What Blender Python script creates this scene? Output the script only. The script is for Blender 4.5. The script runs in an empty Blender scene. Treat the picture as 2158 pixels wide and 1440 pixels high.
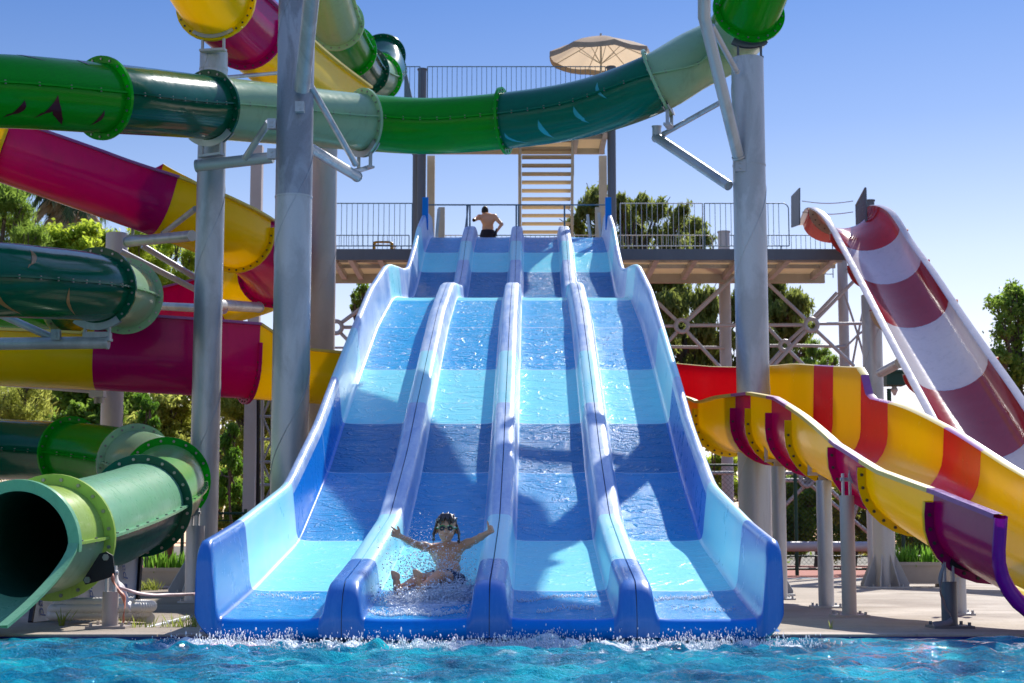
import bpy, math, random
import numpy as np
from mathutils import Vector, Matrix

random.seed(7)
rng = np.random.default_rng(11)
scene = bpy.context.scene
COL = scene.collection
PI = math.pi

# ------------------------------------------------------------------ camera model
F = 3500.0
CAMZ = 0.70
TH = math.atan(430.0 / F)
CT, ST = math.cos(TH), math.sin(TH)


def P(px, py, d):
    """point seen at photo pixel (px,py), d metres along the optical axis"""
    r, u = (px - 1079.0) * d / F, (720.0 - py) * d / F
    return np.array((r, d * CT - u * ST, CAMZ + d * ST + u * CT))


def G(px, d, z=0.0):
    """ground point under pixel column px at axial distance d"""
    y = (d - (z - CAMZ) * ST) / CT
    return np.array(((px - 1079.0) * d / F, y, z))


# ------------------------------------------------------------------ object helpers
def tag(o, label=None, cat=None, group=None, kind=None):
    if label: o['label'] = label
    if cat: o['category'] = cat
    if group: o['group'] = group
    if kind: o['kind'] = kind
    return o


def thing(name, label, cat, loc=(0, 0, 0), group=None):
    o = bpy.data.objects.new(name, None)
    COL.objects.link(o)
    o.location = Vector([float(c) for c in loc])
    o.empty_display_size = 0.2
    return tag(o, label, cat, group)


def root_loc(o):
    while o.parent is not None:
        o = o.parent
    return np.array(o.location)


def link_mesh(name, me, parent=None):
    o = bpy.data.objects.new(name, me)
    COL.objects.link(o)
    if parent is not None: o.parent = parent
    return o


class MB:
    def __init__(self):
        self.V = []; self.Fc = []; self.M = []; self.n = 0

    def add(self, verts, faces, mat=0):
        verts = np.asarray(verts, float).reshape(-1, 3)
        b = self.n
        self.V.append(verts); self.n += len(verts)
        if isinstance(mat, int):
            for f in faces:
                self.Fc.append([i + b for i in f]); self.M.append(mat)
        else:
            for f, m in zip(faces, mat):
                self.Fc.append([i + b for i in f]); self.M.append(int(m))
        return self

    def grid(self, pts, mat=0, closeu=False, closev=False, flip=False):
        """pts (nu,nv,3)"""
        pts = np.asarray(pts, float)
        nu, nv = pts.shape[:2]
        fs, ms = [], []
        for i in range(nu if closeu else nu - 1):
            i2 = (i + 1) % nu
            for j in range(nv if closev else nv - 1):
                j2 = (j + 1) % nv
                q = [i * nv + j, i2 * nv + j, i2 * nv + j2, i * nv + j2]
                fs.append(q[::-1] if flip else q)
                ms.append(mat if isinstance(mat, int) else mat(i, j))
        return self.add(pts.reshape(-1, 3), fs, ms)

    def path(self, pts, r, n=12, mat=0, caps=True, closed=False):
        pts = np.asarray(pts, float)
        m = len(pts)
        r = np.broadcast_to(np.asarray(r, float), (m,))
        T = np.gradient(pts, axis=0) if not closed else np.roll(pts, -1, 0) - np.roll(pts, 1, 0)
        T = T / np.maximum(np.linalg.norm(T, axis=1, keepdims=True), 1e-9)
        a = np.array((0, 0, 1.0)) if abs(T[0, 2]) < 0.9 else np.array((1.0, 0, 0))
        nrm = np.cross(T[0], a); nrm /= np.linalg.norm(nrm)
        rings = []
        ang = np.arange(n) * 2 * PI / n
        for i in range(m):
            nrm = nrm - T[i] * nrm.dot(T[i]); nrm /= max(np.linalg.norm(nrm), 1e-9)
            bi = np.cross(T[i], nrm)
            rings.append(pts[i] + r[i] * (np.cos(ang)[:, None] * nrm + np.sin(ang)[:, None] * bi))
        rings = np.array(rings)
        self.grid(rings, mat, closeu=closed, closev=True, flip=True)
        if caps and not closed:
            self.add(rings[0], [list(range(n))], mat)
            self.add(rings[-1], [list(range(n))[::-1]], mat)
        return self

    def cyl(self, p0, p1, r0, r1=None, n=14, mat=0):
        return self.path([p0, p1], [r0, r0 if r1 is None else r1], n, mat)

    def box(self, c, s, R=None, mat=0):
        c = np.asarray(c, float); s = np.asarray(s, float) / 2
        v = np.array([(x, y, z) for x in (-1, 1) for y in (-1, 1) for z in (-1, 1)]) * s
        if R is not None: v = v @ np.asarray(R).T
        return self.add(v + c, [(0, 1, 3, 2), (4, 6, 7, 5), (0, 4, 5, 1), (2, 3, 7, 6), (0, 2, 6, 4), (1, 5, 7, 3)], mat)

    def beam(self, p0, p1, w, h, up=(0, 0, 1), mat=0):
        p0 = np.asarray(p0, float); p1 = np.asarray(p1, float)
        x = p1 - p0; L = np.linalg.norm(x); x = x / L
        u = np.asarray(up, float)
        y = np.cross(u, x)
        if np.linalg.norm(y) < 1e-4: y = np.cross(np.array((1.0, 0, 0)), x)
        y /= np.linalg.norm(y); z = np.cross(x, y)
        return self.box((p0 + p1) / 2, (L, w, h), np.array([x, y, z]).T, mat)

    def bolt(self, p, axis, r=0.014, h=0.012, mat=1):
        a = np.asarray(axis, float); a = a / np.linalg.norm(a)
        return self.cyl(np.asarray(p) - a * 0.002, np.asarray(p) + a * h, r, n=6, mat=mat)

    def build(self, name, mats, parent=None, smooth=40, origin=None):
        if not isinstance(mats, (list, tuple)): mats = [mats]
        V = np.concatenate(self.V) if self.V else np.zeros((0, 3))
        if parent is not None: V = V - root_loc(parent)
        elif origin is not None: V = V - np.asarray(origin, float)
        me = bpy.data.meshes.new(name)
        me.from_pydata(V.tolist(), [], self.Fc)
        for m in mats: me.materials.append(m)
        me.polygons.foreach_set('material_index', np.array(self.M, np.int32))
        if smooth:
            me.polygons.foreach_set('use_smooth', np.ones(len(me.polygons), bool))
            me.set_sharp_from_angle(angle=math.radians(smooth))
        me.update()
        o = link_mesh(name, me, parent)
        if parent is None and origin is not None: o.location = Vector([float(c) for c in origin])
        return o


def np_mesh(name, V, Fq, mat, parent=None, smooth=False, origin=None, k=4, attr=None):
    """fast mesh from arrays; Fq (n,k)"""
    V = np.asarray(V, np.float32)
    if parent is not None: V = V - root_loc(parent).astype(np.float32)
    elif origin is not None: V = V - np.asarray(origin, np.float32)
    me = bpy.data.meshes.new(name)
    n = len(Fq)
    me.vertices.add(len(V)); me.vertices.foreach_set('co', V.ravel())
    me.loops.add(n * k); me.loops.foreach_set('vertex_index', np.asarray(Fq, np.int32).ravel())
    me.polygons.add(n)
    me.polygons.foreach_set('loop_start', np.arange(0, n * k, k, dtype=np.int32))
    if smooth: me.polygons.foreach_set('use_smooth', np.ones(n, bool))
    me.materials.append(mat)
    if attr is not None:
        for an, av in attr.items():
            a = me.attributes.new(an, 'FLOAT', 'POINT'); a.data.foreach_set('value', np.asarray(av, np.float32))
    me.update(calc_edges=True)
    o = link_mesh(name, me, parent)
    if parent is None and origin is not None: o.location = Vector([float(c) for c in origin])
    return o


def catmull(ctrl, per=10):
    """returns samples, and sample index of every control point"""
    c = np.asarray(ctrl, float)
    n = len(c)
    ext = np.vstack([2 * c[0] - c[1], c, 2 * c[-1] - c[-2]])
    out = []
    for i in range(n - 1):
        p0, p1, p2, p3 = ext[i], ext[i + 1], ext[i + 2], ext[i + 3]
        d01, d12, d23 = [max(np.linalg.norm((b - a)[:3]) ** 0.5, 1e-4) for a, b in ((p0, p1), (p1, p2), (p2, p3))]
        m1 = (p1 - p0) / d01 - (p2 - p0) / (d01 + d12) + (p2 - p1) / d12
        m2 = (p2 - p1) / d12 - (p3 - p1) / (d12 + d23) + (p3 - p2) / d23
        m1 = m1 * d12; m2 = m2 * d12
        for k in range(per):
            t = k / per
            out.append((2 * t**3 - 3 * t**2 + 1) * p1 + (t**3 - 2 * t**2 + t) * m1 + (-2 * t**3 + 3 * t**2) * p2 + (t**3 - t**2) * m2)
    out.append(c[-1])
    return np.array(out), [i * per for i in range(n)]


def frames(pts):
    T = np.gradient(pts, axis=0)
    T /= np.linalg.norm(T, axis=1, keepdims=True)
    S = np.cross(T, np.array((0, 0, 1.0)))
    S /= np.maximum(np.linalg.norm(S, axis=1, keepdims=True), 1e-6)
    U = np.cross(S, T)
    return T, S, U


# ------------------------------------------------------------------ materials
class NT:
    def __init__(self, name):
        self.m = bpy.data.materials.new(name); self.m.use_nodes = True
        self.t = self.m.node_tree; self.t.nodes.clear()
        self.out = self.t.nodes.new('ShaderNodeOutputMaterial')

    def n(self, typ, **kw):
        nd = self.t.nodes.new(typ)
        for k, v in kw.items():
            if k in nd.inputs: self.set(nd.inputs[k], v)
            else: setattr(nd, k, v)
        return nd

    def set(self, sock, v):
        if isinstance(v, bpy.types.NodeSocket): self.t.links.new(v, sock)
        elif isinstance(v, (tuple, list)) and len(v) == 3 and sock.type == 'RGBA': sock.default_value = (*v, 1)
        else: sock.default_value = v

    def link(self, a, b): self.t.links.new(a, b)

    def coord(self, scale=(1, 1, 1)):
        tc = self.n('ShaderNodeTexCoord')
        mp = self.n('ShaderNodeMapping')
        self.link(tc.outputs['Object'], mp.inputs['Vector'])
        mp.inputs['Scale'].default_value = scale
        return mp.outputs[0]

    def noise(self, vec, scale, detail=4, rough=0.55, dist=0.0):
        nd = self.n('ShaderNodeTexNoise', Scale=scale, Detail=detail, Roughness=rough, Distortion=dist)
        self.link(vec, nd.inputs['Vector'])
        return nd.outputs['Fac']

    def ramp(self, fac, stops):
        r = self.n('ShaderNodeValToRGB')
        self.link(fac, r.inputs[0])
        e = r.color_ramp.elements
        while len(e) < len(stops): e.new(0.5)
        for el, (p, c) in zip(e, stops):
            el.position = p
            el.color = (c, c, c, 1) if isinstance(c, (int, float)) else (*c, 1)
        return r.outputs[0]

    def mix(self, fac, a, b, blend='MIX'):
        m = self.n('ShaderNodeMix', data_type='RGBA', blend_type=blend)
        self.set(m.inputs[0], fac); self.set(m.inputs[6], a); self.set(m.inputs[7], b)
        return m.outputs[2]

    def math(self, op, a, b=0.0):
        m = self.n('ShaderNodeMath', operation=op)
        self.set(m.inputs[0], a); self.set(m.inputs[1], b)
        return m.outputs[0]

    def bump(self, h, strength=0.3, dist=0.02):
        b = self.n('ShaderNodeBump', Strength=strength, Distance=dist)
        self.link(h, b.inputs['Height'])
        return b.outputs[0]

    def principled(self, **kw):
        p = self.n('ShaderNodeBsdfPrincipled')
        for k, v in kw.items():
            self.set(p.inputs[k.replace('_', ' ')], v)
        return p

    def finish(self, shader):
        self.link(shader, self.out.inputs['Surface'])
        return self.m


def fibreglass(name, col, trans=0.25, rough=0.16, fade=0.03, coat=0.12, dirt=0.2, spec=0.2):
    t = NT(name)
    v = t.coord()
    n1 = t.noise(v, 1.3, 5, 0.6)
    n2 = t.noise(v, 14, 4, 0.6)
    pale = tuple(min(1, c * 0.75 + 0.2) for c in col)
    dark = tuple(c * 0.6 for c in col)
    c = t.mix(t.math('MULTIPLY', t.ramp(n1, [(0.35, 0), (0.75, 1)]), fade), col, pale)
    c = t.mix(t.math('MULTIPLY', t.ramp(n2, [(0.5, 0), (0.8, 1)]), dirt), c, dark)
    st = t.noise(t.coord((2.6, 2.6, .5)), 2.4, 5, 0.65, 0.6)
    c = t.mix(t.math('MULTIPLY', t.ramp(st, [(0.54, 0), (0.74, 1)]), dirt * 1.3), c, tuple(x * .45 + .012 for x in col))
    sc_ = t.noise(t.coord((7, 7, 1.4)), 9, 4, 0.7)
    c = t.mix(t.math('MULTIPLY', t.ramp(sc_, [(0.60, 0), (0.70, 1)]), fade * .8 + .03), c, tuple(min(1, x * .6 + .25) for x in col))
    r = t.math('ADD', t.math('MULTIPLY', n2, 0.14), t.math('ADD', t.math('MULTIPLY', st, .14), rough - 0.10))
    big = t.noise(v, 2.2, 2, 0.5)
    p = t.principled(Base_Color=c, Roughness=r, Coat_Weight=coat, Coat_Roughness=0.06, IOR=1.5, Specular_IOR_Level=spec,
                     Normal=t.bump(big, 0.25, 0.03))
    if trans > 0:
        tr = t.n('ShaderNodeBsdfTranslucent'); t.set(tr.inputs['Color'], c)
        mx = t.n('ShaderNodeMixShader'); mx.inputs[0].default_value = trans
        t.link(p.outputs[0], mx.inputs[1]); t.link(tr.outputs[0], mx.inputs[2])
        return t.finish(mx.outputs[0])
    return t.finish(p.outputs[0])


def chalky(name, col, amount=0.75, white=(0.62, 0.70, 0.82), lo=0.15):
    """weathered gelcoat: streaky whitish wear"""
    t = NT(name)
    v = t.coord()
    vs = t.coord((3.5, 0.55, 0.55))
    n1 = t.noise(vs, 2.2, 6, 0.65, 0.4)
    n2 = t.noise(v, 9, 5, 0.7)
    f = t.math('MULTIPLY', t.ramp(n1, [(0.30, lo), (0.58, 1)]), amount)
    f = t.math('MULTIPLY', f, t.ramp(n2, [(0.2, 0.6), (0.7, 1)]))
    c = t.mix(f, col, white)
    sp = t.ramp(t.noise(v, 55, 2, 0.5), [(0.70, 0), (0.78, 0.5)])
    c = t.mix(sp, c, tuple(x * 0.5 for x in col))
    p = t.principled(Base_Color=c, Roughness=t.math('ADD', t.math('MULTIPLY', f, 0.35), 0.22), Specular_IOR_Level=0.2, Coat_Weight=0.4, Coat_Roughness=0.33)
    return t.finish(p.outputs[0])


def wet_lane(name, col, foam=0.6, wave=1.0):
    """gelcoat under a thin running sheet of water"""
    t = NT(name)
    v = t.coord()
    va = t.coord((1.0, 1.7, 1.7))
    rip = t.noise(va, 40, 5, 0.66, 0.5)
    roll = t.noise(t.coord((1.2, 2.6, 2.6)), 1.7, 3, 0.5, 0.9)
    rl = t.math('ABSOLUTE', t.math('SUBTRACT', roll, 0.5))
    ridge = t.ramp(rl, [(0.0, 1.0), (0.035, 0.0)])
    h = t.math('ADD', t.math('MULTIPLY', rip, 0.35), t.math('MULTIPLY', ridge, 0.55))
    h = t.math('ADD', h, t.math('MULTIPLY', roll, 1.4))
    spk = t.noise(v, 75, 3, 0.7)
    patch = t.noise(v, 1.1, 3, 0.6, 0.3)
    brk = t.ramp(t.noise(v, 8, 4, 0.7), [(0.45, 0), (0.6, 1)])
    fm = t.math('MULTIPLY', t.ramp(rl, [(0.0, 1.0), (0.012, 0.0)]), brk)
    foam_glint = t.math('MULTIPLY', t.ramp(spk, [(0.565, 0), (0.62, 1)]), t.ramp(patch, [(0.42, 0), (0.66, 1)]))  # white specks: foam flecks plus sun glitter painted into the lane colour
    fz = t.math('MULTIPLY', t.math('MAXIMUM', fm, t.math('MULTIPLY', foam_glint, 0.7)), foam)
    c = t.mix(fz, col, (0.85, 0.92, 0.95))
    p = t.principled(Base_Color=c, Roughness=0.2, IOR=1.4, Specular_IOR_Level=0.05, Coat_Weight=0.14, Coat_Roughness=0.25, Coat_IOR=1.33,
                     Normal=t.bump(h, 0.55 * wave, 0.035), Coat_Normal=t.bump(h, 0.8 * wave, 0.04))
    return t.finish(p.outputs[0])


def steel(name, col=(0.34, 0.36, 0.39), warm=0.0, stain=0.35, rough=0.42, metal=0.55):
    t = NT(name)
    v = t.coord()
    n1 = t.noise(t.coord((1, 1, 0.35)), 1.6, 5, 0.6, 0.6)
    n2 = t.noise(v, 38, 3, 0.6)
    vor = t.n('ShaderNodeTexVoronoi', Scale=60.0); t.link(v, vor.inputs['Vector'])
    c = t.mix(t.ramp(n1, [(0.48, 0), (0.56, stain)]), col, tuple(x * 0.52 for x in col))
    c = t.mix(t.math('MULTIPLY', n2, 0.3), c, tuple(min(1, x * 1.35) for x in col))
    c = t.mix(t.math('MULTIPLY', vor.outputs['Distance'], 0.25), c, tuple(x * 0.8 for x in col))
    if warm: c = t.mix(t.math('MULTIPLY', t.noise(v, 3.2, 4, 0.6), warm), c, (0.30, 0.20, 0.14))
    p = t.principled(Base_Color=c, Metallic=metal, Roughness=t.math('ADD', t.math('MULTIPLY', n2, 0.25), rough - 0.12),
                     Normal=t.bump(n2, 0.08, 0.01))
    return t.finish(p.outputs[0])


def matte(name, col, rough=0.6, var=0.25, scale=6.0, spec=0.4, bump=0.1, coat=0.0):
    t = NT(name)
    v = t.coord()
    n = t.noise(v, scale, 5, 0.6)
    c = t.mix(n, tuple(x * (1 - var) for x in col), tuple(min(1, x * (1 + var)) for x in col))
    p = t.principled(Base_Color=c, Roughness=rough, Specular_IOR_Level=spec, Coat_Weight=coat, Normal=t.bump(n, bump, 0.01))
    return t.finish(p.outputs[0])


def leafmat(name, a, b, trans=0.45, rough=0.45):
    t = NT(name)
    g = t.n('ShaderNodeNewGeometry')
    n = t.noise(t.coord(), 0.9, 3, 0.6)
    f = t.math('ADD', t.math('MULTIPLY', g.outputs['Random Per Island'], 0.65), t.math('MULTIPLY', n, 0.35))
    c = t.mix(f, a, b)
    p = t.principled(Base_Color=c, Roughness=rough, Specular_IOR_Level=0.35)
    tr = t.n('ShaderNodeBsdfTranslucent')
    t.set(tr.inputs['Color'], t.mix(0.5, c, tuple(min(1, x * 1.6) for x in b)))
    mx = t.n('ShaderNodeMixShader'); mx.inputs[0].default_value = trans
    t.link(p.outputs[0], mx.inputs[1]); t.link(tr.outputs[0], mx.inputs[2])
    return t.finish(mx.outputs[0])


ROYAL = (0.0, 0.31, 0.64); NAVY = (0.0, 0.205, 0.46); PALE = (0.25, 0.80, 0.88); MIDB = (0.0, 0.40, 0.77)
M = {
    'lane_royal': wet_lane('wet royal gelcoat', ROYAL), 'lane_navy': wet_lane('wet dark blue gelcoat', NAVY, 0.5, 1.3),
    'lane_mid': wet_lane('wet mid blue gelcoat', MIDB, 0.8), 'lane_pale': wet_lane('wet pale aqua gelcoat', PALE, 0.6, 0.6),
    'b_royal': fibreglass('royal blue gelcoat', (0.0, 0.20, 0.66), 0.0, 0.25, 0.03, 0.04, 0.2, 0.08), 'b_pale': chalky('pale aqua gelcoat', PALE, 0.5, (0.7, 0.82, 0.86)),
    'b_faded': chalky('faded blue gelcoat', (0.01, 0.20, 0.58), 0.9, (0.66, 0.75, 0.87), 0.25), 'b_nose': chalky('nose blue gelcoat', (0.0, 0.14, 0.50), 0.2, (0.22, 0.42, 0.75)),
    'caulk': matte('joint sealant', (0.45, 0.62, 0.75), 0.5),
    'groove': matte('dark joint', (0.03, 0.04, 0.06), 0.7),
    'g_bright': fibreglass('bright green gelcoat', (0.006, 0.46, 0.014), 0.45), 'g_dark': fibreglass('bottle green gelcoat', (0.001, 0.12, 0.055), 0.18, 0.12, 0.0),
    'g_teal': fibreglass('teal green gelcoat', (0.001, 0.20, 0.11), 0.35),
    'g_pale': fibreglass('pale green gelcoat', (0.40, 0.62, 0.36), 0.3), 'g_lime': fibreglass('lime green gelcoat', (0.46, 0.66, 0.13), 0.3, 0.25, 0.2, 0.12, 0.3),
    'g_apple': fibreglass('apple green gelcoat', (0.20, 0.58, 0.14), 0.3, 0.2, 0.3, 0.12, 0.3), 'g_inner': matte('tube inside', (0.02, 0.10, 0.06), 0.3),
    'g_mint': fibreglass('mint gelcoat', (0.22, 0.55, 0.29), 0.2, 0.25, 0.4, 0.12, 0.3),
    'magenta': fibreglass('magenta gelcoat', (0.58, 0.0, 0.16), 0.33), 'yellow': fibreglass('yellow gelcoat', (0.95, 0.71, 0.0), 0.38, 0.2, 0.0, 0.15, 0.06),
    'red': fibreglass('red gelcoat', (0.85, 0.004, 0.035), 0.3, 0.2, 0.0, 0.15), 'plum': fibreglass('plum gelcoat', (0.30, 0.0, 0.12), 0.15), 'purple': fibreglass('purple gelcoat', (0.26, 0.0, 0.24), 0.15),
    'pinkrim': fibreglass('faded magenta rim', (0.36, 0.08, 0.30), 0.1, 0.3, 0.4), 'yrim': fibreglass('faded yellow rim', (0.78, 0.60, 0.12), 0.1, 0.3, 0.3),
    'rw_red': fibreglass('dark red gelcoat', (0.50, 0.012, 0.022), 0.3, 0.14, 0.06, 0.3), 'rw_white': fibreglass('white gelcoat', (0.86, 0.83, 0.84), 0.35, 0.14, 0.0),
    'cream': fibreglass('cream panel', (0.72, 0.62, 0.45), 0.5, 0.5, 0.0, 0.0, 0.1), 'creamsteel': matte('cream painted steel', (0.50, 0.46, 0.38), 0.5, 0.15),
    'steel': steel('galvanised steel', (0.50, 0.51, 0.52), 0, 0.6, 0.40, 0.35), 'steel_b': steel('galvanised steel patched', (0.34, 0.36, 0.41), 0, 1.0, 0.42, 0.3),
    'steel_w': steel('weathered brown steel', (0.50, 0.44, 0.41), 0.3, 0.3, 0.5, 0.1), 'steel_d': steel('dark grey steel', (0.13, 0.14, 0.16), 0, 0.2, 0.5, 0.3),
    'steel_p': steel('lilac grey steel', (0.46, 0.46, 0.49), 0.0, 0.25, 0.5, 0.2), 'black': matte('black rubber plate', (0.012, 0.012, 0.014), 0.55),
    'boltm': steel('bolt steel', (0.30, 0.29, 0.27), 0, 0, 0.35, 0.8), 'boltd': matte('dark bolt', (0.05, 0.045, 0.035), 0.5),
    'rail': matte('railing teal grey paint', (0.10, 0.17, 0.20), 0.45), 'railw': matte('railing pale paint', (0.52, 0.52, 0.50), 0.45),
    'mark_red': matte('dark red marking', (0.06, 0.004, 0.01), 0.3), 'mark_or': matte('orange brown marking', (0.30, 0.16, 0.05), 0.3),
    'mark_teal': matte('light teal marking', (0.02, 0.33, 0.36), 0.3),
}
# ------------------------------------------------------------------ the blue four lane slide
def solve_floor():
    rows = [(1303, 12.5), (1247, 13.85), (1144, 16.6), (999, 18.95), (894, 20.6), (780, 22.9), (690, 25.2), (633, 27.9), (627.5, 28.7),
            (629, 30.3), (631, 31.6), (626, 33.0), (602, 34.0), (575, 35.0), (532, 36.4), (503, 38.3), (500, 39.3), (508, 40.6)]
    Y, Z = [], []
    for py, d in rows:
        p = P(1079, py, d); Y.append(p[1]); Z.append(p[2])
    return np.array(Y), np.array(Z)


FY, FZ = solve_floor()
J = {k: FY[i] for k, i in (('a', 1), ('b', 2), ('c', 3), ('d', 4), ('e', 5), ('f', 6), ('g', 7), ('h', 8), ('k', 13), ('l', 14), ('m', 15))}
_yy = np.linspace(FY[0] - 1.5, FY[-1] + 1.5, 900)
_slope0 = (FZ[1] - FZ[0]) / (FY[1] - FY[0])
_zz = np.interp(_yy, FY, FZ)
_zz = np.where(_yy < FY[0], FZ[0] + (_yy - FY[0]) * _slope0 * 0.6, _zz)
_k = np.hanning(31); _k /= _k.sum()
_zs = np.convolve(np.pad(_zz, 15, mode='edge'), _k, 'valid')


def floor_z(y): return np.interp(y, _yy, _zs)
def slide_x(y): return -0.172 + 0.0112 * (y - 12.3)


YF = P(1079, 1310, 12.35)[1]
ZBOT = 0.02
YTOP = FY[-1]


def build_blue_slide():
    R0 = thing('racing_slide', 'wide blue and aqua racing slide with four wet lanes running down to the pool', 'water slide', (slide_x(13), 13.0, 0))
    joints = sorted(J.values())
    ys = list(np.arange(YF + 0.30, YTOP, 0.16))
    ys = [y for y in ys if min(abs(y - j) for j in joints) > 0.05]
    gap = 0.014
    ys += [j for j in joints] + [j + gap for j in joints]
    ys = np.array(sorted(ys))

    def stations(prof, rfun):
        """prof list of (u,h) -> grid rows from front bottom to the top"""
        u = np.array([p[0] for p in prof]); h = np.array([p[1] for p in prof])
        Rn = np.array([rfun(p) for p in prof])
        rows, yref = [], []
        zb = np.where(np.abs(u) > 1.98, ZBOT + 0.22 - np.sqrt(np.maximum(0.22**2 - (np.abs(u) - 1.98)**2, 0)), ZBOT)
        ztop = floor_z(YF) + h
        rows.append(np.stack([slide_x(YF) + u, np.full_like(u, YF + 0.10), zb - 0.03], 1)); yref.append(YF)
        rows.append(np.stack([slide_x(YF) + u, np.full_like(u, YF + 0.015), zb], 1)); yref.append(YF)
        for ph in np.linspace(PI / 2, 0, 8):
            yv = YF + Rn * (1 - math.sin(ph))
            zv = floor_z(yv) + h - Rn * (1 - math.cos(ph))
            zv = np.maximum(zv, zb + 0.01)
            rows.append(np.stack([slide_x(yv) + u, yv, zv], 1)); yref.append(YF + 0.01)
        for y in ys:
            rows.append(np.stack([slide_x(y) + u, np.full_like(u, y), floor_z(y) + h], 1)); yref.append(y)
        return np.array(rows), np.array(yref)

    def matfun(yref, table, caulk):
        def f(i, j):
            ym = 0.5 * (yref[i] + yref[min(i + 1, len(yref) - 1)])
            if caulk is not None:
                for jt in joints:
                    if jt < ym < jt + gap: return caulk
            for lim, m in table:
                if ym < lim: return m
            return table[-1][1]
        return f

    # lanes
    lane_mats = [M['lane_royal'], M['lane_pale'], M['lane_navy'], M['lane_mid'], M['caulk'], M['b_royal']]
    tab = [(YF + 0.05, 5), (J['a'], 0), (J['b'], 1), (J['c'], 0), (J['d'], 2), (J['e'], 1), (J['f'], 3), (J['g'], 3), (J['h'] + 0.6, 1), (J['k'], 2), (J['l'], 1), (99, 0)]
    for c0, c1 in ((-1.99, -1.27), (-0.93, -0.17), (0.17, 0.93), (1.27, 1.99)):
        us = np.linspace(c0, c1, 15)
        tt = (2 * (us - c0) / (c1 - c0) - 1)
        prof = [(u, 0.012 * t**6) for u, t in zip(us, tt)]
        g, yr = stations(prof, lambda p: 0.075)
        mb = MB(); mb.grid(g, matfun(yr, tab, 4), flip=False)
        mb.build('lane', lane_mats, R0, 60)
    # dividers
    half = [(-.170, .012), (-.158, .022), (-.146, .06), (-.136, .13), (-.126, .205), (-.112, .245), (-.088, .264), (-.045, .27), (-.006, .27), (-.003, .255)]
    dtab = [(J['a'], 0), (J['b'], 1), (J['d'], 2), (J['e'], 1), (J['h'] + .2, 2), (J['h'] + 1.6, 1), (J['k'], 2), (J['l'], 1), (99, 2)]
    for c in (-1.1, 0.0, 1.1):
        prof = [(c + a, b) for a, b in half] + [(c - a, b) for a, b in half[::-1]]
        g, yr = stations(prof, lambda p: 0.075 + 0.22 * max(p[1] - .012, 0) / .27)
        mb = MB()
        mf = matfun(yr, dtab, 3)
        jm = len(half) - 1
        mb.grid(g, lambda i, j: 4 if j == jm else mf(i, j))
        mb.build('divider', [M['b_nose'], M['b_pale'], M['b_faded'], M['caulk'], M['groove']], R0, 50)
    # side walls
    wp = [(2.03, .012), (2.05, .014), (2.075, .035), (2.095, .09), (2.11, .2), (2.13, .34), (2.15, .47), (2.16, .535), (2.178, .572), (2.205, .588), (2.25, .590),
          (2.292, .575), (2.312, .54), (2.318, .46), (2.32, .28), (2.32, .10), (2.30, -.06)]
    wtab = [(J['a'], 0), (J['b'], 1), (J['d'], 2), (J['e'], 1), (J['g'], 2), (J['h'] + 1.5, 1), (J['k'], 4), (J['l'], 1), (99, 4)]
    wp = [(1.99 + (a - 2.03) * .70, b) for a, b in wp]
    for s in (-1, 1):
        prof = [(s * a, b) for a, b in (wp if s > 0 else wp[::-1])]
        g, yr = stations(prof, lambda p: 0.075 + 0.085 * max(p[1], 0) / .59)
        mb = MB()
        mf0 = matfun(yr, wtab, 3)

        def mf(i, j, s=s):
            m = mf0(i, j)
            if m in (2, 4):
                jj = j if s > 0 else len(wp) - 2 - j
                return 2 if (jj >= 6 or yr[i] > J['d']) and jj <= 12 else 4
            return m
        mb.grid(g, mf)
        mb.build('side_wall', [M['b_nose'], M['b_pale'], M['b_faded'], M['caulk'], M['b_royal']], R0, 50)
    # underside
    us = np.array([-2.18, -1.0, 0, 1.0, 2.18])
    rows = [np.stack([slide_x(y) + us, np.full(5, y), np.full(5, max(floor_z(y) - 0.10, 0.02))], 1) for y in np.arange(YF + .12, YTOP, .5)]
    mb = MB(); mb.grid(np.array(rows), 0, flip=True); mb.build('underside', M['b_royal'], R0)
    # upright end panels beside the start
    for s in (-1, 1):
        mb = MB()
        y = FY[14] + 1.6
        z = floor_z(y)
        x = slide_x(y) + s * 2.1
        mb.box((x, y, z + .62), (.14, .10, .75))
        mb.build('end_panel', M['b_royal'], R0)
    # support legs under the slide
    for y in (17.5, 22.0, 26.5, 31.0):
        for u in (-1.5, 1.5):
            mb = MB(); mb.cyl((slide_x(y) + u, y, 0), (slide_x(y) + u, y, floor_z(y) - .1), .09)
            mb.build('support_leg', M['steel'], R0)
    return R0


build_blue_slide()


# ------------------------------------------------------------------ tube slides
TR = 0.46


def ring_pts(c, S, U, r, n=40):
    a = np.arange(n) * 2 * PI / n
    return c + r * (np.cos(a)[:, None] * S + np.sin(a)[:, None] * U)


def flange(parent, c, T, S, U, mat, r0=TR, r1=TR + .092, th=.022, nb=20, two=None, half=False, bolt=None):
    mb = MB()
    n = 48
    prof = [(r0 - .005, -th), (r1, -th), (r1, 0), (r1, th), (r0 - .005, th)]
    rows = []
    for r, o in prof:
        rows.append(ring_pts(c + T * o, S, U, r, n))
    ms = (lambda i, j: 0 if i < 2 else 2)
    mb.grid(np.array(rows), ms, closev=True, flip=True)
    for k in range(nb):
        a = (k + .5) * 2 * PI / nb
        q = c + (r0 + r1) / 2 * (math.cos(a) * S + math.sin(a) * U)
        mb.bolt(q + T * th, T, .017, .014, 1)
        mb.bolt(q - T * th, -T, .017, .014, 1)
    return mb.build('flange', [mat, bolt or M['boltm'], two or mat], parent, 35)


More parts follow.
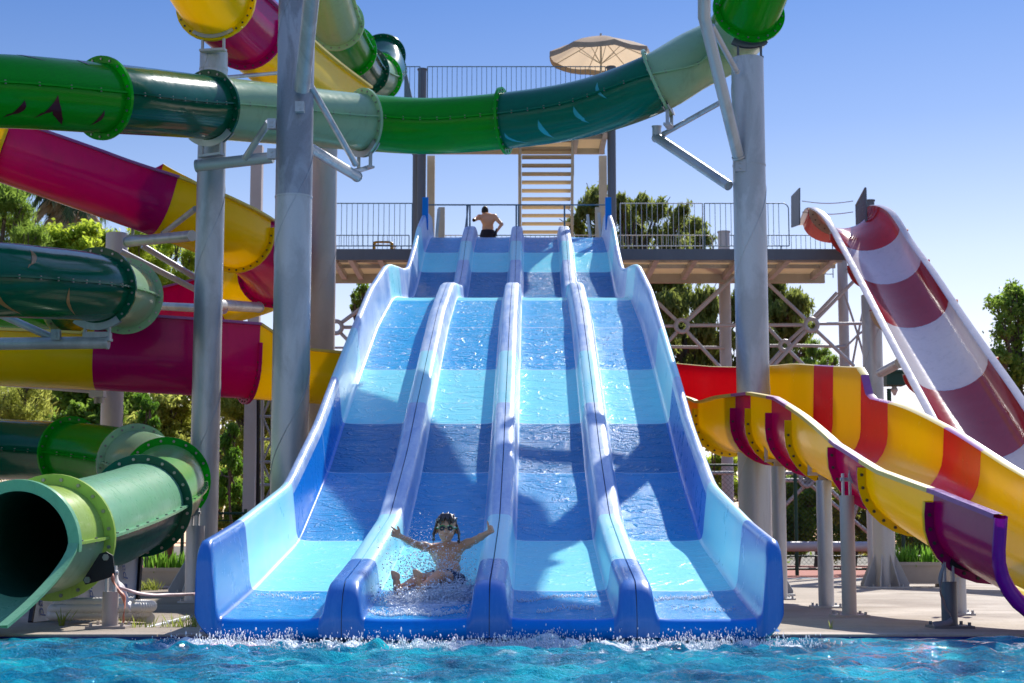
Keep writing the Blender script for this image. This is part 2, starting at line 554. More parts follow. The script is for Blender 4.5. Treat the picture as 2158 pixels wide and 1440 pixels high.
def tube_slide(root, ctrl, segs, per=9, R=TR):
    """segs: (i0,i1,top material,bottom material,flange material at i1 or None)"""
    pts, idx = catmull(ctrl, per)
    T, S, U = frames(pts)
    n = 40
    ang = np.arange(n) * 2 * PI / n
    made = []
    for (i0, i1, mt, mbm, mf) in segs:
        a, b = idx[i0], idx[i1]
        g = np.array([ring_pts(pts[k], S[k], U[k], R, n) for k in range(a, b + 1)])
        gi = np.array([ring_pts(pts[k], S[k], U[k], R - .02, n) for k in range(a, b + 1)])
        m = MB()
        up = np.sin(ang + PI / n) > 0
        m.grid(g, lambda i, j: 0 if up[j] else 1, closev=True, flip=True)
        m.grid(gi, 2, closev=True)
        # longitudinal joint ribs on both sides
        for s in (-1, 1):
            rib = []
            for k in range(a, b + 1):
                o = pts[k] + s * S[k] * R
                rib.append([o - U[k] * .012 - s * S[k] * .005, o - U[k] * .012 + s * S[k] * .05, o + U[k] * .012 + s * S[k] * .05, o + U[k] * .012 - s * S[k] * .005])
            m.grid(np.array(rib), 0, closev=True, flip=s > 0)
            L = 0
            for k in range(a + 1, b + 1):
                L += np.linalg.norm(pts[k] - pts[k - 1])
                if L > .26:
                    L = 0
                    q = pts[k] + s * S[k] * (R + .028)
                    m.bolt(q + U[k] * .012, U[k], .014, .012, 3); m.bolt(q - U[k] * .012, -U[k], .014, .012, 3)
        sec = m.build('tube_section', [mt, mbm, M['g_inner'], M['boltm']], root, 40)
        made.append(sec)
        if mf is not None:
            flange(sec, pts[b], T[b], S[b], U[b], mf[0], two=mf[1] if len(mf) > 1 else None)
    return pts, idx, T, S, U, made


def crescent(parent, pts, S, U, T, k, a0, a1, ds, w, mat, R=TR + .004, bend=.5):
    """curved tapering painted mark: around the tube from angle a0 to a1, drifting ds along it"""
    n = 14
    L, Rr = [], []
    seg = np.linalg.norm(pts[k + 1] - pts[k])
    for i in range(n + 1):
        t = i / n
        a = a0 + (a1 - a0) * t
        s = ds * (t + bend * math.sin(PI * t) * .6)
        ww = w * math.sin(PI * min(max(t, .02), .98)) * .5
        c = pts[k] + T[k] * s
        # follow the bend of the tube
        kk = min(max(int(round(k + s / seg)), 0), len(pts) - 1)
        c = pts[kk] + T[kk] * (s - (kk - k) * seg)
        rad = R * (math.cos(a) * S[kk] + math.sin(a) * U[kk])
        L.append(c + T[kk] * ww + rad); Rr.append(c - T[kk] * ww + rad)
    mb = MB(); mb.grid(np.array([L, Rr]), 0)
    return mb.build('painted_mark', mat, parent)


def saddle(mb, c, S, U, R, drop=.22, half=.75, mat=0, legs=.17):
    """curved plate under a flange, two legs and a base bar"""
    rows = []
    for r, in ((R - .06,), (R + .035,)):
        rows.append([c + r * (math.sin(a) * S - math.cos(a) * U) for a in np.linspace(-half, half, 13)])
    T = np.cross(S, U)
    g = np.array([np.array(rows[0]) - T * .03, np.array(rows[1]) - T * .03, np.array(rows[1]) - T * .045, np.array(rows[0]) - T * .045])
    mb.grid(g, mat, closeu=True)
    g2 = g + T * .075
    mb.grid(g2, mat, closeu=True)
    for s in (-1, 1):
        p = c - U * (R - .03) + s * S * legs
        mb.beam(p, p - np.array((0, 0, drop)), .05, .03, up=S, mat=mat)
    b = c - U * (R - .03) - np.array((0, 0, drop))
    mb.beam(b - S * (legs + .03), b + S * (legs + .03), .12, .035, mat=mat)
    return b


g = M
main_tube = thing('tube_slide', 'long green tube slide swinging overhead and ending in an open mouth by the pool', 'water slide', G(60, 13.8))
ctrl = [P(1790, -230, 24.6), P(1640, -105, 24.1), P(1578, 24, 24.8), P(1556, 66, 25.7), P(1518, 100, 26.1), P(1458, 131, 25.9), P(1385, 174, 25.6), P(1230, 229, 26.6), P(1062, 255, 27.2),
        P(900, 266, 27.3), P(764, 258, 26.8), P(600, 242, 25.5), P(440, 227, 24.2), P(215, 207, 21.8), P(-40, 192, 20.6), P(-260, 205, 20.4), P(-430, 320, 21.8), P(-420, 500, 24.6), P(-190, 615, 26.8), P(20, 634, 27.2),
        P(150, 640, 26.6), P(238, 634, 25.2), P(262, 624, 23.9), P(205, 607, 22.4), P(100, 597, 21.2), P(-60, 592, 20.0), P(-300, 630, 19.4), P(-520, 760, 20.6), P(-520, 880, 23.5), P(-250, 935, 25.6), P(0, 947, 25.6),
        P(148, 955, 24.7), P(285, 976, 23.2), P(350, 1014, 20.8), P(297, 1066, 17.9), P(112, 1133, 14.45), P(40, 1147, 13.75)]
nseg = len(ctrl) - 1
dk, br, pl, tl, ap, lm = g['g_dark'], g['g_bright'], g['g_pale'], g['g_teal'], g['g_apple'], g['g_lime']
segs = [(0, 2, br, br, (br,)), (2, 4, pl, pl, None), (4, 6, pl, pl, (pl,)), (6, 8, tl, tl, (br,)), (8, 10, br, br, (pl,)), (10, 12, pl, pl, (dk,)), (12, 13, dk, dk, (br,)),
        (13, 15, br, br, (br,)), (15, 17, pl, pl, (pl,)), (17, 20, br, br, (pl,)), (20, 22, dk, dk, (pl,)), (22, 23, pl, pl, (dk,)), (23, 26, dk, dk, (dk,)), (26, 28, br, br, (br,)), (28, 31, dk, dk, (br,)),
        (31, 32, br, br, (pl,)), (32, 33, pl, pl, (br,)), (33, 34, ap, ap, (dk,)), (34, 35, g['g_mint'], dk, (lm,)), (35, 36, lm, g['g_pale'], None)]  # section before the mouth: sunlit, chalky top and shaded belly painted as two greens
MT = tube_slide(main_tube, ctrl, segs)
pts, idx, T_, S_, U_, secs = MT
for k, a0, a1, ds, w in ((idx[13] + 2, -1.1, -.55, -.10, .07), (idx[13] + 4, -1.15, -.30, .16, .13), (idx[13] + 6, -.95, -.25, -.22, .10), (idx[13] + 8, -1.0, -.45, -.2, .10), (idx[14] + 1, -1.1, -.4, .2, .12),
                          (idx[13] + 2, .85, 1.3, .06, .07), (idx[13] + 5, .85, 1.45, .26, .07), (idx[13] + 8, .8, 1.4, .3, .09)):
    crescent(secs[7], pts, -S_, U_, T_, k, a0, a1, ds, w, M['mark_red'])
for k, a0, a1, ds, w in ((idx[23] + 7, -1.1, -.2, .45, .07), (idx[24] + 5, -1.2, -.3, .55, .08), (idx[24] + 6, .25, .9, -.2, .09), (idx[25], .3, .8, .25, .07)):
    # side vector flips on the way back, so mark the face turned to the pool
    crescent(secs[12], pts, -S_, U_, T_, k, a0, a1, ds, w, M['mark_or'])
for k, a0, a1, ds, w in ((idx[7] - 2, -.9, -.2, .2, .10), (idx[7] + 3, -1.2, -.4, .15, .10), (idx[6] + 4, -.3, .4, .2, .08), (idx[7] + 6, -1.3, -.7, .35, .07)):
    crescent(secs[3], pts, -S_, U_, T_, k, a0, a1, ds, w, M['mark_teal'])


def open_mouth():
    """the last, open part of the tube: full ring for a hand's width, then a half flume running into the pool"""
    k = len(pts) - 1
    c, T, S, U = pts[k], T_[k], S_[k], U_[k]
    Th = np.array((T[0] * .7, T[1], -0.05)); Th /= np.linalg.norm(Th)
    n = 40
    ang = np.linspace(0, 2 * PI, n + 1)
    # rim ring of the closed half (upper), band facing the pool
    mb = MB()
    up = np.linspace(-.12, PI + .12, 28)
    rows = []
    for r, o in ((TR - .02, -.03), (TR - .02, .03), (TR + .075, .03), (TR + .075, -.03)):
        rows.append([c + T * o + r * (math.cos(a) * S + math.sin(a) * U) for a in up])
    mb.grid(np.array(rows), 0, closeu=True, flip=True)
    mb.build('mouth_rim', g['g_mint'], main_tube, 40)
    # lower half flume continuing, its rims dropping and flaring
    mb = MB()
    st = np.linspace(0, 1.15, 16)
    lo = np.linspace(PI - .1, 2 * PI + .1, 30)
    inner, outer, rim = [], [], []
    for s in st:
        t = s / 1.15
        cc = c + T * s * .0 + Th * s + np.array((0, 0, -.21 * t))
        Ro = TR + .02 * t
        # wall height shrinks towards the end
        top = .10 - .95 * t**.62
        aa = np.linspace(PI - top, 2 * PI + top, 30)
        inner.append([cc + (Ro - .02) * (math.cos(a) * S + math.sin(a) * U) for a in aa])
        outer.append([cc + Ro * (math.cos(a) * S + math.sin(a) * U) for a in aa])
    inner = np.array(inner); outer = np.array(outer)
    mb.grid(outer, 0); mb.grid(inner, 1, flip=True)
    for j in (0, -1):
        e = np.array([inner[:, j], inner[:, j] + (inner[:, j] - c) * 0 + (-1 if j == 0 else 1) * S * .085 + U * .004, inner[:, j] + (-1 if j == 0 else 1) * S * .085 - U * .02, outer[:, j]])
        mb.grid(e, 2, flip=(j == 0))
    end = np.array([inner[-1], inner[-1] + Th * .03, outer[-1] + Th * .03 - U * .0, outer[-1]])
    mb.grid(end, 2)
    mb.build('exit_flume', [g['g_pale'], g['g_mint'], g['g_mint']], main_tube, 40)


open_mouth()

upper_tube = thing('tube_slide', 'short green tube coiling down beside the upper platform above the long tube', 'water slide', G(760, 35))
ctrl = [P(655, -150, 28.5), P(683, -30, 30.5), P(708, 50, 32.0), P(738, 108, 34.0), P(768, 150, 36.0), P(797, 163, 37.2), P(812, 150, 38.4), P(806, 118, 39.2)]
segs = [(0, 2, pl, pl, (pl,)), (2, 3, br, br, (br,)), (3, 4, dk, dk, (dk,)), (4, 5, pl, pl, (br,)), (5, 7, dk, dk, (dk,))]
tube_slide(upper_tube, ctrl, segs)


# ------------------------------------------------------------------ open flumes
def flume(root, pts, S, U, T, secs, R=.55, D=.5, ha=None, hb=None, rim=.10, th=.03, rims=True, fx=.085):
    """open U flume. S side is 'a'.  ha,hb wall heights above the axis per sample.
    secs: (k0,k1,outer mat,inner mat,rim mat,flange?)"""
    n = 15
    aa = np.linspace(0, PI, n)

    def section(k, grow=0.0, flip=1):
        q = []
        q.append((R + grow, ha[k])); q.append((R + grow, ha[k] * .5))
        for a in aa: q.append(((R + grow) * math.cos(a), -(D + grow) * math.sin(a)))
        q.append((-R - grow, hb[k] * .5)); q.append((-R - grow, hb[k]))
        return np.array([pts[k] + x * S[k] + y * U[k] for x, y in q])
    for (k0, k1, mo, mi, mr, fl) in secs:
        mb = MB()
        ks = list(range(k0, k1 + 1))
        out = np.array([section(k, th) for k in ks]); inn = np.array([section(k) for k in ks])
        mb.grid(out, 0, flip=False)
        mb.grid(inn, 1, flip=True)
        # outward turned rims
        for j, sg, hh in ((0, 1, ha), (-1, -1, hb)):
            e = np.array([inn[:, j], inn[:, j] + np.array([U[k] for k in ks]) * .012 + sg * np.array([S[k] for k in ks]) * .02,
                          inn[:, j] + sg * np.array([S[k] for k in ks]) * rim + np.array([U[k] for k in ks]) * .01,
                          inn[:, j] + sg * np.array([S[k] for k in ks]) * rim - np.array([U[k] for k in ks]) * .03,
                          out[:, j] - np.array([U[k] for k in ks]) * .03])
            mb.grid(e, 2, flip=(j != 0))
        for kk, fl2 in ((0, False), (-1, True)):
            mb.grid(np.array([inn[kk], out[kk]]), 0, flip=fl2)
        sec = mb.build('flume_section', [mo, mi, mr], root, 40)
        if fl:
            k = k1
            fb = MB()
            a0, a1 = section(k, th - .004), section(k, th + fx)
            a0 = a0[1:-1]; a1 = a1[1:-1]
            g4 = np.array([a0 - T[k] * .025, a1 - T[k] * .025, a1 + T[k] * .025, a0 + T[k] * .025])
            fb.grid(g4, lambda i, j: 2 if i == 2 else 0, flip=False)
            mid = (a0 + a1) / 2
            for q in range(1, len(mid) - 1):
                fb.bolt(mid[q] + T[k] * .025, T[k], .016, .012, 1); fb.bolt(mid[q] - T[k] * .025, -T[k], .016, .012, 1)
            nxt = fl if not isinstance(fl, bool) else mo
            fb.build('flange', [mo, M['boltd'], nxt], sec, 40)


yl, mg, rd, pu = M['yellow'], M['magenta'], M['red'], M['purple']
# winding flume: upper left run, turn, lower run, behind the racing slide, bowl on the right and out to the pool
body = thing('flume_slide', 'winding yellow and magenta flume passing behind the blue slide and ending at the pool', 'water slide', G(2000, 14.3))
wc = [P(-420, 200, 26.6), P(-80, 285, 26.6), P(12, 316, 26.7), P(200, 382, 27.0), P(338, 432, 27.3), P(440, 472, 27.9), P(505, 503, 28.6), P(562, 548, 30.0), P(575, 582, 31.4), P(545, 606, 32.4), P(470, 628, 32.8), P(350, 652, 32.4),
      P(150, 684, 31.0), P(-100, 704, 29.6), P(-330, 722, 28.6), P(-430, 730, 27.4), P(-300, 733, 26.5), P(0, 742, 26.0), P(208, 752, 26.0), P(380, 762, 26.2), P(522, 772, 26.6), P(700, 786, 27.3), P(900, 802, 27.8),
      P(1100, 826, 27.6), P(1300, 846, 26.9), P(1440, 864, 26.2), P(1540, 879, 25.4)]
# from here the flume heads to the pool: (X, axial depth, floor height)
for X, d, zb in ((3.55, 23.9, 2.00), (3.78, 22.3, 1.82), (3.86, 20.4, 1.60), (3.86, 18.5, 1.37), (3.92, 16.9, 1.09), (4.02, 15.4, .75), (4.20, 14.1, .43), (4.38, 13.0, .18)):
    y = (d - (zb - CAMZ) * ST) / CT
    wc.append(np.array((X, y, zb + .5)))
wpts, widx = catmull(wc, 8)
wT, wS, wU = frames(wpts)


def lerp_ctrl(pairs):
    ks = [widx[int(i)] + (i - int(i)) * 8 for i, _ in pairs]
    return np.interp(np.arange(len(wpts)), ks, [v for _, v in pairs])


# a side: the pool side on the left-to-right runs
WA = lerp_ctrl([(0, .38), (4, .38), (6, .30), (7, .3), (12, .3), (17, .3), (17.9, .3), (18.1, .62), (20, .62), (20.4, .28), (24, .28), (26, .22), (27, .33), (28, .42), (29, .41), (30, .28), (31, .14), (32, .14), (33, .23), (34, .26)])
WB = lerp_ctrl([(0, .38), (3.4, .38), (4, .85), (6, .85), (7, .5), (12, .4), (17, .4), (22, .4), (23, .73), (25, .73), (26, .80), (27, .81), (28, .78), (28.7, .77), (28.9, .40), (30, .34), (31, .27), (32, .2), (33, .15), (34, .10)])
W = []
wi = lambda a, off=0: widx[a] + off
W += [(0, wi(2), yl, yl, M['yrim'], mg), (wi(2), wi(4), mg, mg, M['pinkrim'], False), (wi(4), wi(6), yl, yl, M['yrim'], mg), (wi(6), wi(8), mg, mg, M['pinkrim'], yl), (wi(8), wi(10), yl, yl, M['yrim'], False),
      (wi(10), wi(12), mg, rd, M['pinkrim'], False), (wi(12), wi(18), yl, yl, M['yrim'], False), (wi(18), wi(20), mg, mg, M['pinkrim'], yl), (wi(20), wi(23), yl, yl, M['yrim'], False),
      (wi(23), wi(26), yl, rd, M['yrim'], yl), (wi(26), wi(27, 4), yl, yl, M['yrim'], mg), (wi(27, 4), wi(28), mg, rd, M['pinkrim'], yl), (wi(28), wi(28, 6), yl, yl, M['yrim'], mg), (wi(28, 6), wi(29, 4), mg, rd, M['pinkrim'], yl),
      (wi(29, 4), wi(30, 7), yl, yl, M['yrim'], mg), (wi(30, 7), wi(31, 5), mg, rd, M['pinkrim'], yl), (wi(31, 5), wi(32, 7), yl, yl, M['yrim'], M['plum']), (wi(32, 7), wi(34), M['plum'], yl, M['purple'], False)]
flume(body, wpts, wS, wU, wT, W, R=.55, D=.5, ha=WA, hb=WB)

def end_lip(root, k, ha, hb, mat, R=.55, D=.5):
    """rolled, flared lip closing the open end of the flume"""
    q = [(R, ha)] + [(R * math.cos(a), -D * math.sin(a)) for a in np.linspace(0, PI, 17)] + [(-R, hb)]
    q = np.array(q)
    nrm = np.gradient(q, axis=0); nrm = np.stack([nrm[:, 1], -nrm[:, 0]], 1); nrm /= np.linalg.norm(nrm, axis=1, keepdims=True)
    if nrm[9, 1] > 0: nrm = -nrm
    rows = []
    for o, f in ((.0, 0), (.004, .05), (.03, .10), (.075, .13), (.12, .12), (.135, .08), (.12, .05)):
        qq = q + nrm * o
        rows.append([wpts[k] + x * wS[k] + y * wU[k] + wT[k] * f for x, y in qq])
    mb = MB(); mb.grid(np.array(rows), 0)
    mb.build('rolled_lip', mat, root, 60)


end_lip(body, len(wpts) - 1, WA[-1], WB[-1], M['purple'])

# high curl of the same colours above the left column
curl = thing('flume_slide', 'high yellow and magenta flume curling over the top of a column', 'water slide', G(455, 25.3))
cc = [P(330, -190, 23.2), P(385, -105, 24.0), P(455, 8, 25.3), P(520, 70, 26.6), P(585, 128, 28.0), P(650, 178, 29.6), P(720, 226, 31.2)]
cp, ci = catmull(cc, 8)
cT, cS, cU = frames(cp)
hh = np.full(len(cp), .35)
flume(curl, cp, cS, cU, cT, [(0, ci[1], mg, mg, M['pinkrim'], mg), (ci[1], ci[2], yl, yl, M['yrim'], yl), (ci[2], ci[3], mg, mg, M['pinkrim'], mg), (ci[3], ci[6], yl, yl, M['yrim'], False)], R=.52, D=.5, ha=hh, hb=hh)


# red and white flume from explicit rims
rw = thing('flume_slide', 'steep red and white striped flume dropping from the platform', 'water slide', G(1850, 38))
Lr = [P(1672, 470, 40.6), P(1700, 440, 39.6), P(1733, 458, 38.7), P(1770, 518, 37.4), P(1815, 592, 35.8), P(1880, 700, 33.4), P(1962, 848, 30.4), P(2040, 985, 27.6), P(2110, 1040, 25.6), P(2200, 1062, 23.6)]
Rr = [P(1838, 470, 41.0), P(1845, 436, 40.0), P(1880, 446, 38.9), P(1922, 510, 37.5), P(1962, 572, 35.9), P(2020, 672, 33.5), P(2110, 805, 30.5), P(2200, 930, 27.8), P(2280, 985, 25.9), P(2370, 1010, 24.0)]
Lp, ri = catmull(Lr, 8); Rp, _ = catmull(Rr, 8)
rp = (Lp + Rp) / 2
rT = np.gradient(rp, axis=0); rT /= np.linalg.norm(rT, axis=1, keepdims=True)
rS = (Lp - Rp) / 2
rW = np.linalg.norm(rS, axis=1); rS = rS / rW[:, None]
rS = rS - rT * (rS * rT).sum(1, keepdims=True); rS /= np.linalg.norm(rS, axis=1, keepdims=True)
rU = np.cross(rS, rT)
if rU[20, 2] < 0: rU = -rU
z0 = np.zeros(len(rp)) + .02
rdm, whm = M['rw_red'], M['rw_white']
ro = 3
rw_secs = [(0, ri[1] + 2, rdm, rdm, whm, M['cream']), (ri[1] + 2, ri[3] - ro, M['cream'], rdm, whm, rdm), (ri[3] - ro, ri[4] - ro, rdm, whm, whm, rdm), (ri[4] - ro, ri[5] - ro, rdm, rdm, whm, M['cream']), (ri[5] - ro, ri[6] - ro, M['cream'], whm, whm, rdm),
           (ri[6] - ro, ri[7] - ro, rdm, rdm, whm, M['cream']), (ri[7] - ro, ri[9], M['cream'], whm, whm, False)]
RWR = float(np.median(rW)) - .02
flume(rw, rp, rS, rU, rT, rw_secs, R=RWR, D=.5, ha=z0, hb=z0, rim=.15, fx=.17)
# ------------------------------------------------------------------ ground, deck, pool
POOLY = 13.3
WZ = -0.03


def concrete(name, col, scale=1.0, crack=True):
    t = NT(name)
    v = t.coord()
    n1 = t.noise(v, .7 * scale, 6, .65, .3); n2 = t.noise(v, 22 * scale, 5, .7); n3 = t.noise(v, 3.5 * scale, 5, .6, .6)
    c = t.mix(t.ramp(n1, [(.35, 0), (.7, 1)]), tuple(x * .72 for x in col), col)
    c = t.mix(t.ramp(n3, [(.55, 0), (.75, .55)]), c, tuple(x * .5 for x in col))
    c = t.mix(t.ramp(n2, [(.35, .5), (.65, 0)]), c, tuple(x * .55 for x in col))
    p = t.principled(Base_Color=c, Roughness=t.ramp(n1, [(.35, .9), (.65, .7)]), Specular_IOR_Level=.3, Normal=t.bump(t.math('ADD', n2, n3), .5, .02))
    return t.finish(p.outputs[0])


def quads_mesh(name, quads, mats, **k):
    mb = MB()
    for q, m in quads: mb.add(q, [(0, 1, 2, 3)], m)
    return mb.build(name, mats, smooth=0)


earth = concrete('dry earth', (.20, .17, .11), .5)
xs = [-1500, -32, 32, 1500]; ysg = [-1500, -20, POOLY + .05, 2500]
qs = []
for i in range(3):
    for j in range(3):
        if i == 1 and j == 1: continue
        qs.append(([(xs[i], ysg[j], -.06), (xs[i + 1], ysg[j], -.06), (xs[i + 1], ysg[j + 1], -.06), (xs[i], ysg[j + 1], -.06)], 0))
tag(quads_mesh('ground', qs, [earth]), kind='structure')
mb = MB(); mb.box((0, (POOLY + .34 + 36) / 2, -.03), (64, 36 - POOLY - .34, .06))
tag(mb.build('deck', concrete('worn deck concrete', (.47, .39, .305)), smooth=0), kind='structure')
mb = MB()
x = -31.6
while x < 31.6:
    mb.box((x + .6, POOLY + .17, -.028), (1.192, .34, .064)); x += 1.2
mb.box((0, POOLY - .012, -.055), (63, .02, .085), mat=1)
tag(mb.build('pool_coping', [concrete('coping stone', (.56, .46, .37), 1.5), matte('navy edge tile', (.01, .02, .13), .25)], smooth=0), kind='structure')
mb = MB(); mb.box((6, 48, -.032), (60, 23, .06))
tag(mb.build('sports_court', matte('red court surface', (.36, .10, .06), .85, .2), smooth=0), kind='structure')
mb = MB(); mb.box((6, 36.2, -.026), (60, .38, .06))
tag(mb.build('court_line', matte('light blue line paint', (.10, .36, .52), .7, .15), smooth=0), kind='structure')
mb = MB()
for q in ([(-32, -20, -1.3), (32, -20, -1.3), (32, POOLY, -1.3), (-32, POOLY, -1.3)], [(-32, POOLY, -1.3), (32, POOLY, -1.3), (32, POOLY, -.05), (-32, POOLY, -.05)],
          [(-32, -20, -1.3), (-32, POOLY, -1.3), (-32, POOLY, -.05), (-32, -20, -.05)], [(32, -20, -1.3), (32, POOLY, -1.3), (32, POOLY, -.05), (32, -20, -.05)],
          [(-32, -20, -1.3), (32, -20, -1.3), (32, -20, -.05), (-32, -20, -.05)]):
    mb.add(q, [(0, 1, 2, 3)])
tag(mb.build('pool_basin', matte('pool tile', (.05, .35, .5), .3), smooth=0), kind='structure')


def water_height(X, Y):
    h = np.zeros_like(X)
    r = np.random.default_rng(5)
    for i in range(46):
        L = .09 * (1.0 / .09) ** r.random()
        a = r.normal(-.5 * PI, .95)
        k = 2 * PI / L
        ph = r.random() * 2 * PI
        amp = .0036 * (L / .45) ** .75
        s = np.sin(k * (X * math.cos(a) + Y * math.sin(a)) + ph + .8 * np.sin(X * 1.3 + i) + .8 * np.sin(Y * 1.7 + i * 2.1))
        h += amp * (s + .35 * s * s - .17)
    near = np.exp(-((Y - 12.2) / .7) ** 2) * (np.abs(X + .1) < 2.6)
    r = np.random.default_rng(9)
    for i in range(14):
        L = .10 + .3 * r.random(); a = r.random() * 6.28; k = 2 * PI / L
        h += near * .006 * np.sin(k * (X * math.cos(a) + Y * math.sin(a)) + r.random() * 6.28)
    return h


def vnoise(X, Y, sc, seed):
    r = np.random.default_rng(seed)
    tab = r.random((64, 64))
    x = X * sc; y = Y * sc
    xi = np.floor(x).astype(int); yi = np.floor(y).astype(int)
    fx = x - xi; fy = y - yi
    fx = fx * fx * (3 - 2 * fx); fy = fy * fy * (3 - 2 * fy)
    g_ = lambda a, b: tab[a % 64, b % 64]
    return (g_(xi, yi) * (1 - fx) + g_(xi + 1, yi) * fx) * (1 - fy) + (g_(xi, yi + 1) * (1 - fx) + g_(xi + 1, yi + 1) * fx) * fy


def fbm(X, Y, sc, seed, o=4):
    s = 0; a = .5
    for i in range(o):
        s = s + a * vnoise(X, Y, sc * 2**i, seed + i); a *= .5
    return s


def foam_density(X, Y):
    """where the outfall of the slide keeps the pool white"""
    xx = X + .2
    inl = np.clip((2.45 - np.abs(xx)) / .3, 0, 1)
    edge = 12.18 - .28 * (fbm(X, Y * 0, 1.3, 3) - .45) * 4 * .5
    band = np.exp(-((Y - edge) / .24) ** 2)
    left = np.exp(-((X + 2.0) / .35) ** 2) * np.exp(-((Y - 12.45) / .25) ** 2)
    return inl * band + .8 * left


def build_pool():
    nx, ny = 640, 270
    gx = np.linspace(-7.2, 7.2, nx); gy = np.linspace(7.4, POOLY - .02, ny)
    X, Y = np.meshgrid(gx, gy, indexing='ij')
    fade = np.clip(np.minimum(np.minimum(7.2 - np.abs(X), Y - 7.4), 99) / .5, 0, 1)
    fade = np.minimum(fade, .35 + .65 * np.clip((POOLY - Y) / .4, 0, 1))
    den = foam_density(X, Y)
    n1 = fbm(X, Y, 5.5, 21); n2 = fbm(X, Y, 17, 33)
    foam = np.clip((den * .85 + (n1 - .5) * 1.6 + (n2 - .5) * 1.6 - .30) * 2.2, 0, 1) * np.clip(den * 2.2, 0, 1)
    n3 = fbm(X, Y, 2.2, 77); n4 = fbm(X, Y, 11, 78)
    foam = np.maximum(foam, np.clip((n3 - .60) * 6, 0, 1) * np.clip((n4 - .56) * 9, 0, 1) * np.clip((Y - 9.5) / 2.5, 0, 1) * .7)
    Z = WZ + water_height(X, Y) * fade + foam * .012 * n2 + np.clip(den - .3, 0, 1) * .012 * n1
    V = np.stack([X, Y, Z], -1).reshape(-1, 3)
    a = np.arange(nx * ny).reshape(nx, ny)
    Q = np.stack([a[:-1, :-1], a[1:, :-1], a[1:, 1:], a[:-1, 1:]], -1).reshape(-1, 4)
    b = len(V)
    extra = []
    for (x0, x1, y0, y1) in ((-32, -7.2, -20, POOLY - .02), (7.2, 32, -20, POOLY - .02), (-7.2, 7.2, -20, 7.4)):
        extra += [(x0, y0, WZ), (x1, y0, WZ), (x1, y1, WZ), (x0, y1, WZ)]
    V = np.vstack([V, extra]); Q = np.vstack([Q, np.arange(12).reshape(3, 4) + b])
    fa = np.concatenate([foam.ravel(), np.zeros(12)])
    t = NT('pool water')
    v = t.coord()
    big = t.noise(t.coord((1, .55, 1)), 1.5, 4, .6, .8)
    c = t.ramp(big, [(.30, (.0, .08, .17)), (.50, (.0, .23, .35)), (.66, (.004, .46, .54))])
    at = t.n('ShaderNodeAttribute', attribute_name='foam')
    fn = t.noise(v, 60, 3, .7)
    fm = t.math('MULTIPLY', at.outputs['Fac'], t.ramp(fn, [(.3, .35), (.55, 1)]))
    c = t.mix(fm, c, (.86, .90, .92))
    rip = t.math('ADD', t.noise(v, 11, 5, .6, .9), t.math('MULTIPLY', t.noise(v, 45, 3, .6, .4), .7))
    p = t.principled(Base_Color=c, Roughness=t.math('ADD', t.math('MULTIPLY', fm, .5), .035), IOR=1.333, Specular_IOR_Level=.15, Normal=t.bump(rip, .8, .04))
    m = t.finish(p.outputs[0])
    o = np_mesh('pool_water', V, Q, m, smooth=True, attr={'foam': fa})
    tag(o, kind='structure')


build_pool()

# ------------------------------------------------------------------ steel columns
COLS = 'grey tubular support columns'


def column(label, px, d, r, ztop, mat, base=None, X=None, name='support_column', py=700, joint=None, group=COLS, upper=None):
    X = P(px, py, d)[0] if X is None else X
    y = P(px, 1200, d)[1] if base is None else base
    root = thing(name, label, 'column', (X, y, 0), group)
    root['kind'] = 'thing'
    mb = MB()
    pts_ = np.array([(X, y, z) for z in ([0.015, ztop] if upper is None else [.015, joint, ztop])])
    mb.path(pts_, r, 28, 0)
    # spiral weld seam
    tt = np.linspace(0, 1, int(ztop * 22))
    sp = np.stack([X + (r + .001) * np.cos(tt * ztop * 2.1), y + (r + .001) * np.sin(tt * ztop * 2.1), .02 + tt * (ztop - .05)], 1)
    if r > .15: mb.path(sp, .006, 5, 0)
    if upper is not None:
        mb.M[:] = [1 if (len(f) == 4 and np.concatenate(mb.V)[f][:, 2].mean() > joint) else 0 for f in mb.Fc]
    if joint: mb.cyl((X, y, joint - .012), (X, y, joint + .012), r + .006, n=28)
    mb.build('shaft', mat if upper is None else [mat, upper], root, 40)
    return root, X, y


def base_plate(root, X, y, r, mat, gusset=.55, wide=.28, bolts=True):
    mb = MB()
    mb.box((X, y, .012), (2 * (r + wide) * .9, 2 * (r + wide) * .9, .024))
    for k in range(8):
        a = k * PI / 4 + PI / 8
        dx, dy = math.cos(a), math.sin(a)
        n_ = np.array((-dy, dx, 0)) * .009
        A = np.array((X + dx * r, y + dy * r, .024)); B = np.array((X + dx * (r + wide), y + dy * (r + wide), .024))
        Cc = np.array((X + dx * (r + wide), y + dy * (r + wide), .07)); D_ = np.array((X + dx * r, y + dy * r, gusset))
        v = [A - n_, B - n_, Cc - n_, D_ - n_, A + n_, B + n_, Cc + n_, D_ + n_]
        mb.add(v, [(0, 1, 2, 3), (7, 6, 5, 4), (0, 4, 5, 1), (1, 5, 6, 2), (2, 6, 7, 3)])
        q = (X + math.cos(a + PI / 8) * (r + wide * .7), y + math.sin(a + PI / 8) * (r + wide * .7), .024)
        if bolts: mb.bolt(q, (0, 0, 1), .022, .035, 0)
    mb.build('base_plate', mat, root, 0)


def arm(root, p0, p1, r, mat, name='arm', cap=True, n=16):
    mb = MB(); mb.cyl(p0, p1, r, n=n)
    d = np.asarray(p1) - np.asarray(p0); d = d / np.linalg.norm(d)
    if cap: mb.cyl(np.asarray(p1) - d * .01, np.asarray(p1) + d * .02, r * 1.12, n=n)
    mb.build(name, mat, root)


